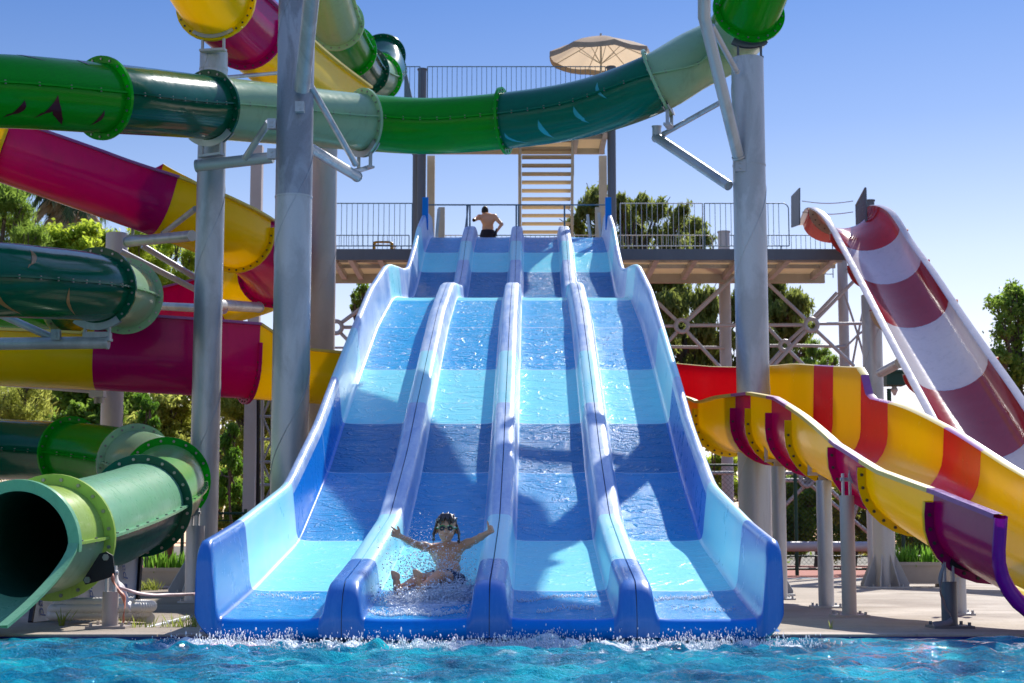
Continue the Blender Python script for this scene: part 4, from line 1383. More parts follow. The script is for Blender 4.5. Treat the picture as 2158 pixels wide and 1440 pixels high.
for a, b, d, r in (((1372, 688), (1424, 687), 41, .04), ((1452, 686), (1696, 685), 41, .045), ((1724, 683), (1826, 682), 41, .04), ((1390, 731), (1528, 733), 42, .04), ((1622, 729), (1645, 729), 42, .04), ((1668, 728), (1780, 731), 42, .04),
                   ((1448, 676), (1548, 582), 41, .06), ((1428, 678), (1384, 636), 41, .045), ((1446, 697), (1532, 790), 41, .045), ((1428, 698), (1400, 730), 41, .045),
                   ((1700, 675), (1605, 585), 41, .045), ((1720, 674), (1800, 592), 41, .045), ((1712, 672), (1764, 617), 41.4, .045), ((1720, 696), (1800, 772), 41, .045), ((1700, 696), (1628, 774), 41, .05), ((1694, 690), (1662, 720), 41.3, .045),
                   ((1648, 722), (1618, 690), 42, .045), ((1662, 738), (1700, 776), 42, .045), ((1648, 738), (1614, 776), 42, .05),
                   ((1808, 706), (1776, 608), 42, .028), ((1808, 706), (1822, 640), 42, .028), ((1808, 706), (1826, 770), 42, .028), ((1808, 706), (1796, 770), 42, .028), ((1808, 706), (1782, 732), 42, .028), ((1808, 706), (1824, 694), 42, .028),
                   ((716, 683), (786, 632), 41, .05), ((718, 690), (760, 690), 41, .045), ((714, 698), (770, 756), 41, .045), ((702, 682), (660, 650), 41, .045), ((700, 733), (760, 733), 42, .03),
                   ((1480, 997), (1546, 997), 40, .045), ((1610, 997), (1900, 999), 40, .045), ((1615, 1012), (1880, 1014), 41, .05), ((1700, 1008), (1756, 950), 41, .05), ((1760, 960), (1616, 1104), 41, .05),
                   ((1600, 950), (1692, 1006), 41, .05), ((1706, 1020), (1865, 1152), 41, .045), ((1726, 1010), (1800, 1080), 41.5, .05), ((1812, 1044), (1780, 1150), 40.5, .05), ((1622, 1152), (1846, 1152), 38.6, .12)):
    brace(a, b, d, None, r)
for px, py, d in ((1437, 687, 40.95), (1710, 685, 40.95), (1654, 729, 41.9), (708, 690, 40.95), (1700, 1012, 40.9)):
    node(px, py, d, .15 if py != 729 else .12)
# gate panels at the red and white flume
mb = MB()
for a, b, m_ in (((1684, 397), (1667, 417), 0),):
    A = P(1684, 396, 39.4); B = P(1667, 414, 41.0); C_ = P(1667, 480, 41.0); D_ = P(1684, 474, 39.4)
    mb.add([A, B, C_, D_, A + (.03, 0, 0), B + (.03, 0, 0), C_ + (.03, 0, 0), D_ + (.03, 0, 0)], [(0, 1, 2, 3), (7, 6, 5, 4), (0, 4, 5, 1), (1, 5, 6, 2), (2, 6, 7, 3), (3, 7, 4, 0)])
mb.build('gate_panel', sd, tower, 0)
q0, q1 = P(1826, 482, 39.6), P(1806, 482, 41.6)
railing((q0[0], q0[1], P(1826, 474, 39.6)[2]), (q1[0], q1[1], P(1826, 474, 39.6)[2]), P(1826, 395, 39.6)[2] - P(1826, 474, 39.6)[2], sd, .16, .05, name='gate_panel', r=.03, bar=.02)
q0 = P(1782, 500, 42.5)
railing((q0[0], q0[1], ZD), (q1[0] + .1, q1[1] + .1, ZD), 1.1, rl, .13)
mb = MB()
for yy in (424, 447):
    pl_ = [P(1690 + 108 * t, yy + 5 * math.sin(PI * t), 39.8) for t in np.linspace(0, 1, 9)]
    mb.path(np.array(pl_), .011, 6)
mb.build('barrier_chain', M['railw'], tower)

# yellow tubular frame standing on the platform
fr = thing('lounge_frame', 'small yellow tubular frame lying on the platform by the railing', 'frame', P(810, 526, 39.6))
mb = MB(); ym = matte('yellow painted tube', (.60, .30, .02), .4)
dq = 39.45
def rrect(x0, y0, x1, y1, d, r=5):
    q = []
    for cx, cy, a0 in ((x1 - r, y0 + r, -PI / 2), (x1 - r, y1 - r, 0), (x0 + r, y1 - r, PI / 2), (x0 + r, y0 + r, PI)):
        for a in np.linspace(a0, a0 + PI / 2, 5): q.append(P(cx + r * math.cos(a), cy + r * math.sin(a), d))
    return np.array(q)
mb.path(rrect(787, 510, 824, 532, dq), .022, 8, closed=True); mb.path(rrect(790, 511, 828, 532, dq + .6), .02, 8, closed=True)
mb.cyl(P(788, 517, dq), P(824, 518, dq), .018); mb.cyl(P(824, 522, dq), P(833, 518, dq + .3), .016); mb.cyl(P(833, 517, dq + .3), P(831, 531, dq + .3), .016)
mb.build('bent_tube', ym, fr)

# parasol on the landing
pz = thing('parasol', 'beige parasol open on the upper landing', 'parasol', (XZ(1267, 41.7), yat(1267, 200, 41.7), ZU + .19))
px_, py_ = pz.location.x, pz.location.y
zt = P(1267, 71, 41.7)[2]; zr = P(1267, 112, 41.7)[2]
R_ = 111 * 41.7 / F
mb = MB()
rows = []
nn = 8
for f, zz in ((.02, zt), (.35, zt - (zt - zr) * .28), (.7, zt - (zt - zr) * .62), (1.0, zr), (1.005, zr - .15)):
    ringq = []
    for k in range(nn * 4):
        a = k * 2 * PI / (nn * 4) + .2
        kk = (k % 4) / 4
        sag = 1 - .05 * math.sin(PI * kk) * f
        ringq.append((px_ + R_ * f * sag * math.cos(a), py_ + R_ * f * sag * math.sin(a), zz - .06 * math.sin(PI * kk) * f * (1 if f < 1.002 else .6)))
    rows.append(ringq)
mb.grid(np.array(rows), lambda i, j: 1 if i == 3 else 0, closev=True)
t = NT('parasol cloth'); p_ = t.principled(Base_Color=(.52, .42, .30), Roughness=.8); tr_ = t.n('ShaderNodeBsdfTranslucent'); t.set(tr_.inputs['Color'], (.75, .58, .38)); mx_ = t.n('ShaderNodeMixShader'); mx_.inputs[0].default_value = .5
t.link(p_.outputs[0], mx_.inputs[1]); t.link(tr_.outputs[0], mx_.inputs[2]); cloth = t.finish(mx_.outputs[0])
mb.build('canopy', [cloth, matte('parasol valance', (.34, .27, .20), .8)], pz, 30)
mb = MB(); mb.cyl((px_, py_, ZU + .19), (px_, py_, zt + .06), .025); mb.build('pole', M['creamsteel'], pz)
for k in range(8):
    a = k * PI / 4 + .2
    mb = MB(); mb.cyl((px_ + .02, py_, zt - .05), (px_ + R_ * .99 * math.cos(a), py_ + R_ * .99 * math.sin(a), zr - .02), .012, n=6)
    mb.cyl((px_, py_, zr - .25), (px_ + R_ * .5 * math.cos(a), py_ + R_ * .5 * math.sin(a), (zt + zr) / 2 - .04), .009, n=6)
    mb.build('rib', M['creamsteel'], pz)
mb = MB(); mb.cyl((px_, py_, ZU + .19), (px_, py_, ZU + .25), .3, n=20); mb.build('base', sd, pz)

# service ladder mast behind the tall column
mast = thing('ladder_mast', 'lattice service mast with a black pipe beside the stained column', 'mast', G(545, 34))
def msh(name, fn, mat):
    mb = MB(); fn(mb); mb.build(name, mat, mast)
msh('mast_post', lambda b: b.box((P(526, 1000, 34)[0], P(526, 1000, 34)[1], P(526, 828, 34)[2] / 2), (.24, .2, P(526, 828, 34)[2])), sp_)
msh('black_pipe', lambda b: b.cyl(G(543, 34.2), P(543, 838, 34.2), .045), M['black'])
def lat(b):
    for px in (553, 574): b.cyl(G(px, 34.4), P(px, 800, 34.4), .035)
    for y in range(830, 1130, 48): b.cyl(P(548, y, 34.4), P(578, y, 34.4), .028)
    for i, y in enumerate(range(830, 1110, 48)): b.cyl(P(553 if i % 2 else 574, y, 34.4), P(574 if i % 2 else 553, y + 48, 34.4), .024)
msh('lattice', lat, st)

# ------------------------------------------------------------------ fences and lamp behind
fence = thing('chain_link_fence', 'tall dark green chain link fence beside the red court', 'fence', G(1700, 38.5))
mb = MB()
yf = G(1700, 39.2)[1]; x0, x1 = G(1440, 39.2)[0], G(2250, 39.2)[0]
hh_ = 2.6
sp = .11
n_ = int((x1 - x0) / sp)
for k in range(n_):
    for s in (-1, 1):
        xa = x0 + k * sp
        q0 = np.array((xa, yf, .25)); L_ = min(hh_ - .3, (x1 - xa) if s > 0 else (xa - x0))
        q1 = q0 + np.array((s * L_, 0, L_))
        if L_ > .2: mb.cyl(q0, q1, .0035, n=3)
for k in range(18):
    s = 1
    z = .25 + k * .13
    L_ = hh_ - .05 - z
    if L_ > .15:
        mb.cyl((x0, yf, z), (x0 + L_, yf, z + L_), .0035, n=3); mb.cyl((x1, yf, z), (x1 - L_, yf, z + L_), .0035, n=3)
gm = matte('dark green paint', (.01, .06, .04), .5)
mb.build('mesh_panel', gm, fence, 0)
for px in (1448, 1566, 1680, 1795, 1906, 2020, 2140):
    mb = MB(); x = G(px, 39.2)[0]; mb.cyl((x, yf, 0), (x, yf, hh_), .045, n=10); mb.build('fence_post', gm, fence)
for z in (.15, hh_, .45):
    mb = MB(); mb.cyl((x0, yf, z), (x1, yf, z), .028 if z != .45 else .02, n=8); mb.build('fence_rail', gm, fence)
fl = thing('railing_fence', 'low dark green railing behind the left planters', 'fence', G(420, 32))
mb = MB(); a = G(300, 32); b = G(520, 32)
for z in (.25, .5, .75, 1.0, 1.18, 1.32): mb.cyl(a + (0, 0, z), b + (0, 0, z), .012 if z != 1.32 else .03, n=6)
mb.build('rails', gm, fl)
for px in (305, 382, 452, 515):
    mb = MB(); q = G(px, 32); mb.box(q + (0, 0, .7), (.06, .06, 1.4)); mb.build('fence_post', gm, fl)
lamp = thing('lamp_post', 'green lantern post between the silver column and the red flume', 'lamp', G(1885, 44))
mb = MB(); q = G(1884, 44); zt_ = P(1884, 815, 44)[2]; mb.cyl(q, (q[0], q[1], zt_), .06); mb.build('pole', gm, lamp)
mb = MB(); c = P(1884, 800, 44); mb.box(c, (.5, .5, .34)); mb.box(c + (0, 0, .2), (.62, .62, .06)); mb.build('hood', gm, lamp, 0)
mb = MB(); c = P(1885, 826, 44); mb.path([c + (0, 0, .16), c + (0, 0, .05), c - (0, 0, .1)], [.05, .10, .03], 12); mb.build('lamp_globe', M['railw'], lamp)

# ------------------------------------------------------------------ vegetation
def leaf_arrays(blobs, n, size, style, seed, sub=14, clump=.33):
    r = np.random.default_rng(seed)
    vol = np.array([b[1]**2 for b in blobs]); vol = vol / vol.sum()
    allp, alln, cen = [], [], []
    for (c, R), f in zip(blobs, vol):
        m = max(int(n * f), 40)
        k = max(int(sub * (R / 1.5) ** 1.2), 6)
        u = r.normal(size=(k, 3)); u /= np.linalg.norm(u, axis=1, keepdims=True)
        cc_ = c + u * R * r.uniform(.35, 1.0, (k, 1)) ** .6 * np.array((1, .9, .92))
        ids = r.integers(0, k, m)
        off = r.normal(size=(m, 3)) * R * clump * np.array((1, 1, .8))
        if style == 'droop': off[:, 2] -= np.abs(r.normal(size=m)) * R * .45
        allp.append(cc_[ids] + off); cen.append(cc_[ids])
    p = np.vstack(allp); ce = np.vstack(cen); m = len(p)
    s = size * r.uniform(.6, 1.35, m)[:, None]
    if style == 'strand':
        # hanging strands: leaves strung below starting points on the outside of each clump
        P2 = []
        for (c, R), f in zip(blobs, vol):
            ns = max(int(n * f / 16), 6)
            u = r.normal(size=(ns, 3)); u /= np.linalg.norm(u, axis=1, keepdims=True)
            lump = c + (r.integers(-1, 2, (ns, 3)) * .55 * R)
            st_ = lump * .45 + c * .55 + u * R * r.uniform(.25, 1.05, (ns, 1)); ln = R * r.uniform(.35, 1.15, ns)
            for j in range(16):
                t_ = (j + r.random(ns)) / 16
                q = st_ + np.stack([u[:, 0] * .18 * ln * np.sqrt(t_), u[:, 1] * .18 * ln * np.sqrt(t_), -ln * t_], 1) + r.normal(size=(ns, 3)) * .05
                P2.append(q)
        p = np.vstack(P2); m = len(p); s = size * r.uniform(.6, 1.35, m)[:, None]
        ax = np.array((0, 0, -1.0)) + r.normal(size=(m, 3)) * .5; w_ = .26
    elif style == 'needle':
        ax = (p - ce) + r.normal(size=(m, 3)) * .25 * size * 4 + np.array((0, 0, .25)); w_ = .16
    elif style == 'droop':
        ax = np.array((0, 0, -1.0)) + r.normal(size=(m, 3)) * .45; w_ = .30
    else:
        ax = r.normal(size=(m, 3)) + np.array((0, 0, -.2)); w_ = .55
    ax /= np.linalg.norm(ax, axis=1, keepdims=True)
    b = np.cross(ax, r.normal(size=(m, 3))); b /= np.linalg.norm(b, axis=1, keepdims=True)
    L_, W_ = s * ax, s * w_ * b
    V = np.stack([p - L_ * .5, p + W_ * .5 - L_ * .05, p + L_ * .5, p - W_ * .5 - L_ * .05], 1).reshape(-1, 3)
    Q = np.arange(len(V)).reshape(-1, 4)
    return V, Q


LM = {'pine': leafmat('pine needles', (.06, .14, .02), (.28, .40, .06), .58), 'bright': leafmat('bright leaves', (.12, .25, .015), (.50, .58, .06), .65),
      'olive': leafmat('olive leaves', (.14, .20, .03), (.48, .50, .11), .65), 'dark': leafmat('dark leaves', (.04, .11, .015), (.24, .36, .05), .6),
      'pepper': leafmat('pepper tree leaves', (.05, .09, .02), (.28, .32, .07), .55), 'ivy': leafmat('ivy leaves', (.03, .12, .008), (.16, .32, .03), .5),
      'dry': leafmat('dry palm leaves', (.42, .30, .18), (.78, .62, .42), .6), 'palm': leafmat('palm fronds', (.03, .07, .02), (.10, .16, .05), .35)}
BARK = matte('bark', (.11, .085, .065), .9, .4, 9, bump=.6)
TREES = 'trees and bushes beyond the slides'


def tree(name, label, d, blobs, trunk, style, leaf, n, size, seed, dj=1.2, cat='tree', group=TREES, trunk_r=.16, limbs=True, clump=.33):
    r = np.random.default_rng(seed)
    B = []
    for (px, py, rp) in blobs:
        R = rp * d / F
        c_ = P(px, py, d + r.uniform(-dj, dj))
        for q in range(4):
            u_ = r.normal(size=3); u_ /= np.linalg.norm(u_)
            B.append((c_ + u_ * R * r.uniform(.2, .72), R * r.uniform(.42, .68)))
    b0 = G(trunk, d)
    root = thing(name, label, cat, b0, group)
    mb = MB()
    top = max(B, key=lambda q: q[0][2])[0]
    mean = np.mean([q[0] for q in B], axis=0)
    mid = np.array((b0[0] * .4 + mean[0] * .6, mean[1], max(.4, mean[2] * .62)))
    q_, _ = catmull([b0, b0 * .55 + mid * .45 + (.08, 0, 0), mid, top * .7 + mid * .3], 5)
    mb.path(q_, np.linspace(trunk_r, trunk_r * .3, len(q_)), 9)
    if limbs:
        for c, R in B[::2]:
            s_ = mid + (top * .7 + mid * .3 - mid) * r.uniform(0, .6)
            if np.linalg.norm(c - s_) > .3:
                m_ = (c + s_) / 2 + np.array((0, 0, -.1 * R))
                mb.path(catmull([s_, m_, c], 4)[0], np.linspace(trunk_r * .42, .02, 9), 6)
                for j in range(3):
                    e = c + r.normal(size=3) * R * .6
                    mb.path(np.array([m_ * .4 + c * .6, e]), [.035, .012], 5)
    mb.build('trunk', BARK, root, 60)
    V, Q = leaf_arrays(B, int(n * 2.2), size * .66, style, seed, clump=clump)
    np_mesh('crown', V, Q, LM[leaf], root)
    return root


tree('pine_tree', 'dark pine at the left edge beside the shaggy palm', 46, [(5, 400, 48), (38, 430, 40), (-40, 440, 70), (30, 480, 44), (70, 500, 36), (-10, 520, 60), (50, 545, 40)], -20, 'needle', 'pine', 9000, .30, 1, group=None)
tree('leafy_tree', 'bright green bush between the palm and the lilac column', 50, [(118, 505, 42), (175, 495, 40), (215, 520, 40), (150, 545, 45), (90, 540, 36), (240, 560, 36), (200, 580, 44)], 160, 'broad', 'bright', 9000, .22, 2)
tree('leafy_tree', 'yellow green tree behind the crossing braces of the lilac column', 56, [(300, 505, 46), (350, 520, 44), (392, 505, 34), (330, 570, 58), (385, 600, 46), (290, 600, 50), (410, 550, 40), (350, 640, 50), (270, 540, 40)], 330, 'needle', 'bright', 12000, .34, 3)
tree('leafy_tree', 'olive green hedge tree under the yellow flume at the left edge', 43, [(20, 830, 50), (80, 850, 52), (30, 890, 60), (110, 900, 55), (-40, 850, 60), (60, 800, 34), (-20, 960, 70), (90, 990, 70)], 40, 'needle', 'olive', 15000, .26, 4)
tree('leafy_tree', 'dark shrub mass left of the hanging ivy', 42.5, [(180, 850, 48), (160, 900, 55), (215, 920, 50), (190, 980, 60), (230, 860, 40)], 190, 'broad', 'dark', 14000, .22, 5)
tree('leafy_tree', 'shaded shrub behind the pale grey column', 42, [(300, 900, 52), (350, 870, 50), (390, 850, 46), (340, 950, 60), (400, 930, 50), (420, 1010, 60), (350, 1040, 60), (290, 1040, 60)], 350, 'broad', 'olive', 15000, .22, 6)
tree('ivy_vine', 'bright ivy hanging down behind the green tube', 40.8, [(300, 830, 18), (318, 850, 18), (305, 880, 20), (330, 890, 14), (295, 915, 16), (320, 925, 14), (340, 920, 18)], 310, 'droop', 'ivy', 2600, .16, 7, dj=.3, cat='vine', trunk_r=.05)
tree('ivy_vine', 'bright ivy curtain between the pale grey column and the ladder mast', 38, [(480, 930, 20), (492, 960, 22), (480, 1000, 22), (500, 985, 18), (470, 1040, 22), (500, 1030, 18), (490, 900, 16)], 485, 'droop', 'ivy', 3600, .15, 8, dj=.3, cat='vine', trunk_r=.05)
tree('leafy_tree', 'olive tree crown between the pale column and the stained column', 42, [(480, 820, 36), (540, 800, 40), (510, 860, 44), (560, 870, 40), (600, 840, 50), (520, 920, 40), (570, 960, 46)], 540, 'needle', 'olive', 13000, .26, 9)
tree('leafy_tree', 'dark low shrub at the foot of the ladder mast', 41, [(480, 1040, 36), (530, 1050, 44), (580, 1040, 46), (630, 1040, 60), (500, 1110, 50), (560, 1120, 50)], 540, 'broad', 'dark', 7000, .18, 10)
tree('pepper_tree', 'tall pepper tree rising above the platform railing', 60, [(1240, 425, 38), (1215, 470, 30), (1262, 405, 24), (1300, 440, 40), (1345, 432, 34), (1390, 430, 32), (1425, 452, 34), (1455, 480, 32), (1480, 500, 26), (1330, 490, 50), (1410, 510, 50), (1270, 500, 46), (1390, 560, 60), (1470, 545, 40), (1320, 560, 60)], 1380, 'strand', 'pepper', 11000, .40, 11, dj=2, trunk_r=.3)
tree('pepper_tree', 'dark drooping tree below the platform left of the grey right column', 57, [(1400, 640, 50), (1440, 620, 46), (1490, 640, 44), (1430, 700, 60), (1500, 700, 50), (1460, 770, 60), (1390, 720, 50), (1520, 770, 50), (1410, 800, 60), (1540, 640, 36)], 1450, 'strand', 'pepper', 11000, .40, 12, dj=2, trunk_r=.3)
tree('pepper_tree', 'drooping tree below the platform right of the grey right column', 57, [(1632, 610, 44), (1668, 640, 38), (1640, 680, 46), (1680, 690, 32), (1640, 750, 54), (1690, 760, 38), (1600, 640, 44), (1600, 720, 60)], 1640, 'strand', 'pepper', 9000, .40, 13, dj=2, trunk_r=.25)
tree('pine_tree', 'small pine with open branches behind the yellow bowl', 55, [(1715, 735, 20), (1738, 745, 18), (1730, 770, 26), (1760, 760, 14), (1700, 770, 26)], 1720, 'needle', 'pine', 1800, .30, 14, dj=.6, trunk_r=.08)
tree('leafy_tree', 'rounded tree with small leaves at the right edge', 50, [(2128, 612, 42), (2108, 640, 34), (2145, 660, 50), (2112, 690, 34), (2140, 720, 50), (2104, 745, 34), (2145, 780, 56), (2120, 800, 40), (2190, 640, 70), (2200, 760, 70), (2140, 830, 40)], 2170, 'broad', 'pine', 4800, .21, 15, trunk_r=.14, clump=.26)
tree('leafy_tree', 'sparse twiggy tree between the brownish column and the blue slide', 55, [(752, 628, 18), (765, 606, 14), (748, 650, 12), (762, 735, 14), (775, 660, 16), (790, 700, 20)], 780, 'broad', 'pine', 700, .22, 16, dj=.4, trunk_r=.06)
for i, (lab, px, bl, lf, n_) in enumerate((('broad hedge bush behind the fence beside the blue slide', 1500, [(1490, 920, 40), (1530, 960, 40), (1500, 990, 44), (1540, 1040, 50), (1470, 1000, 40)], 'bright', 4500),
                                    ('dark hedge bush behind the fence between the stub posts', 1680, [(1650, 1060, 50), (1700, 1050, 50), (1680, 1110, 54), (1640, 1130, 50), (1730, 1110, 46), (1700, 1000, 40)], 'dark', 9000),
                                    ('olive hedge bush behind the fence left of the silver column', 1800, [(1770, 1060, 46), (1810, 1050, 46), (1790, 1110, 50), (1830, 1110, 46), (1760, 1130, 50), (1790, 1000, 40)], 'olive', 8000),
                                    ('shaded hedge bush behind the planter under the purple flume end', 1920, [(1880, 1070, 46), (1920, 1060, 50), (1960, 1080, 50), (1900, 1130, 50), (1960, 1140, 50)], 'dark', 7000),
                                    ('dark hedge bush right of the planter', 2060, [(2030, 1070, 50), (2080, 1080, 60), (2130, 1070, 60), (2080, 1140, 60)], 'dark', 5000),
     ('tall olive hedge bush behind the lowest green tube at the left edge', 40, [(0, 830, 60), (60, 860, 64), (110, 830, 56), (30, 930, 80), (120, 940, 80)], 'olive', 8000),
     ('tall dark hedge bush behind the lilac column', 240, [(180, 840, 56), (240, 830, 60), (290, 860, 60), (220, 930, 80), (320, 940, 80)], 'dark', 9000),
     ('tall olive hedge bush behind the pale grey column and the mast', 440, [(370, 840, 56), (430, 830, 56), (500, 850, 60), (560, 850, 60), (420, 930, 80), (520, 950, 80), (600, 900, 70), (520, 1040, 80)], 'olive', 11000))):
    tree('hedge_bush', lab, 58 if i < 5 else 50, bl, px, 'broad', lf, n_, .22, 30 + i, cat='bush', trunk_r=.1)

# palm with a skirt of dead fronds
palm = thing('palm_tree', 'palm with a shaggy skirt of dry hanging fronds', 'palm', G(140, 54))
pb = G(140, 54); ph = P(140, 418, 54)
mb = MB(); mb.path([pb, (pb + ph) / 2 + (.1, 0, 0), ph], [.3, .24, .26], 12); mb.build('trunk', BARK, palm)
def fronds(n_, lo, hi, L0, L1, droop, mat, name, seed, wd=.05):
    r = np.random.default_rng(seed); V, Q = [], []
    for k in range(n_):
        a = r.random() * 2 * PI; el = r.uniform(lo, hi); L_ = r.uniform(L0, L1)
        dr = np.array((math.cos(a), math.sin(a), 0))
        pts_ = [ph + np.array((0, 0, r.uniform(-1.4 if lo < -.5 else 0, .3))) + dr * .1]
        e = el
        for s in range(6):
            pts_.append(pts_[-1] + (dr * math.cos(e) + np.array((0, 0, math.sin(e)))) * L_ / 6); e -= droop
            e = max(e, -1.5)
        pts_ = np.array(pts_)
        sdv = np.array((-dr[1], dr[0], 0))
        for s in range(1, 7):
            for q in range(5):
                o = pts_[s - 1] + (pts_[s] - pts_[s - 1]) * q / 5
                for sg in (-1, 1):
                    tip = o + sdv * sg * .55 * (1 - s / 9) * r.uniform(.7, 1.1) + (pts_[s] - pts_[s - 1]) * .8 + np.array((0, 0, -.18 - .3 * r.random()))
                    n0 = len(V); w2 = (pts_[s] - pts_[s - 1]) / np.linalg.norm(pts_[s] - pts_[s - 1]) * wd
                    V += [o - w2, o + w2, (o + tip) / 2 + w2, tip]; Q.append((n0, n0 + 1, n0 + 2, n0 + 3))
    np_mesh(name, V, Q, mat, palm)
fronds(26, -.1, 1.0, 1.3, 1.9, .32, LM['palm'], 'crown', 1)
fronds(90, -1.4, -.3, 1.5, 2.6, .16, LM['dry'], 'dead_fronds', 2, .09)
# ------------------------------------------------------------------ people (one continuous implicit surface each)
class SDF:
    def __init__(self, lo, hi, h):
        self.h = h; self.lo = np.asarray(lo, float)
        self.n = np.ceil((np.asarray(hi) - self.lo) / h).astype(int) + 1
        self.F = np.full(self.n, 0.25, np.float32)

    def sub(self, lo, hi):
        a = np.clip(np.floor((np.asarray(lo) - self.lo) / self.h).astype(int), 0, self.n - 1)
        b = np.clip(np.ceil((np.asarray(hi) - self.lo) / self.h).astype(int) + 1, 1, self.n)
        if np.any(b <= a): return None, None
        sl = tuple(slice(i, j) for i, j in zip(a, b))
        ax = [self.lo[i] + self.h * np.arange(a[i], b[i]) for i in range(3)]
        return sl, np.stack(np.meshgrid(*ax, indexing='ij'), -1)

    def put(self, sl, d, k):
        f = self.F[sl]
        if k <= 0: self.F[sl] = np.minimum(f, d); return
        hh = np.clip(.5 + .5 * (f - d) / k, 0, 1)
        self.F[sl] = f * (1 - hh) + d * hh - k * hh * (1 - hh)

    def cap(self, a, b, ra, rb=None, k=.02):
        rb = ra if rb is None else rb
        a = np.asarray(a, float); b = np.asarray(b, float); m = max(ra, rb) + k * 2 + .02
        sl, X = self.sub(np.minimum(a, b) - m, np.maximum(a, b) + m)
        if sl is None: return
        ab = b - a; t = np.clip(((X - a) @ ab) / max(ab @ ab, 1e-9), 0, 1)
        d = np.linalg.norm(X - a - t[..., None] * ab, axis=-1) - (ra + (rb - ra) * t)
        self.put(sl, d, k)

    def ell(self, c, r, Rm=None, k=.02, cut=False):
        c = np.asarray(c, float); r = np.asarray(r, float); m = r.max() + k * 2 + .02
        sl, X = self.sub(c - m, c + m)
        if sl is None: return
        q = X - c
        if Rm is not None: q = q @ np.asarray(Rm)
        k0 = np.linalg.norm(q / r, axis=-1); k1 = np.linalg.norm(q / (r * r), axis=-1)
        d = k0 * (k0 - 1) / np.maximum(k1, 1e-6)
        if cut:
            f = self.F[sl]; hh = np.clip(.5 - .5 * (f + d) / k, 0, 1)
            self.F[sl] = f * (1 - hh) - d * hh + k * hh * (1 - hh)
        else: self.put(sl, d, k)

    def chain(self, P_, R_, k=.012):
        for i in range(len(P_) - 1): self.cap(P_[i], P_[i + 1], R_[i], R_[i + 1], k)

    def grid(self):
        ax = [self.lo[i] + self.h * np.arange(self.n[i]) for i in range(3)]
        return np.stack(np.meshgrid(*ax, indexing='ij'), -1)

    def mesh(self, F=None):
        F = self.F if F is None else F
        s = F < 0
        nx, ny, nz = F.shape
        cs = (nx - 1, ny - 1, nz - 1)
        acc = np.zeros(cs + (3,), np.float32); cnt = np.zeros(cs, np.float32)
        corners = [(i, j, k) for i in (0, 1) for j in (0, 1) for k in (0, 1)]
        sh = lambda A, c: A[c[0]:c[0] + cs[0], c[1]:c[1] + cs[1], c[2]:c[2] + cs[2]]
        for a in corners:
            for ax in range(3):
                if a[ax]: continue
                b = list(a); b[ax] = 1
                fa, fb = sh(F, a), sh(F, b)
                x = (fa < 0) != (fb < 0)
                t = np.where(x, fa / np.where(fa == fb, 1, fa - fb), 0)
                for q in range(3): acc[..., q] += np.where(x, a[q] + (t if q == ax else 0), 0)
                cnt += x
        act = cnt > 0
        ids = np.full(cs, -1, np.int64); ids[act] = np.arange(act.sum())
        org = np.argwhere(act)
        V = self.lo + self.h * (org + acc[act] / cnt[act][:, None])
        Q = []
        for ax in range(3):
            u, v = [(1, 2), (2, 0), (0, 1)][ax]
            sl0 = [slice(1, -1)] * 3; sl1 = [slice(1, -1)] * 3
            sl0[ax] = slice(0, -1); sl1[ax] = slice(1, None)
            A = s[tuple(sl0)]; B = s[tuple(sl1)]
            e = np.argwhere(A != B)
            if not len(e): continue
            sgn = A[A != B]
            off = np.ones(3, int); off[ax] = 0
            e = e + off
            q = []
            for du, dv in ((-1, -1), (0, -1), (0, 0), (-1, 0)):
                c = e.copy(); c[:, u] += du; c[:, v] += dv
                q.append(ids[tuple(np.clip(c, 0, np.array(cs) - 1).T)])
            q = np.stack(q, 1)
            q[~sgn] = q[~sgn][:, ::-1]
            Q.append(q)
        Q = np.vstack(Q); Q = Q[(Q >= 0).all(1)]
        # relax a little
        for it in range(2):
            nb = np.zeros_like(V); c = np.zeros(len(V))
            for i in range(4):
                for j in ((i + 1) % 4, (i - 1) % 4):
                    np.add.at(nb, Q[:, i], V[Q[:, j]]); np.add.at(c, Q[:, i], 1)
            V = V * .6 + .4 * nb / np.maximum(c, 1)[:, None]
        return V, Q


def skin_mat(name, col, wet=.25):
    t = NT(name); v = t.coord()
    n = t.noise(v, 9, 4, .6); n2 = t.noise(v, 70, 2, .5)
    c = t.mix(n, tuple(x * .85 for x in col), tuple(min(1, x * 1.12) for x in col))
    p = t.principled(Base_Color=c, Roughness=.42, Specular_IOR_Level=.5, Coat_Weight=wet, Coat_Roughness=.12, Subsurface_Weight=.12, Subsurface_Radius=(.02, .008, .004), Subsurface_Scale=.6,
                     Normal=t.bump(n2, .12, .004))
    return t.finish(p.outputs[0])


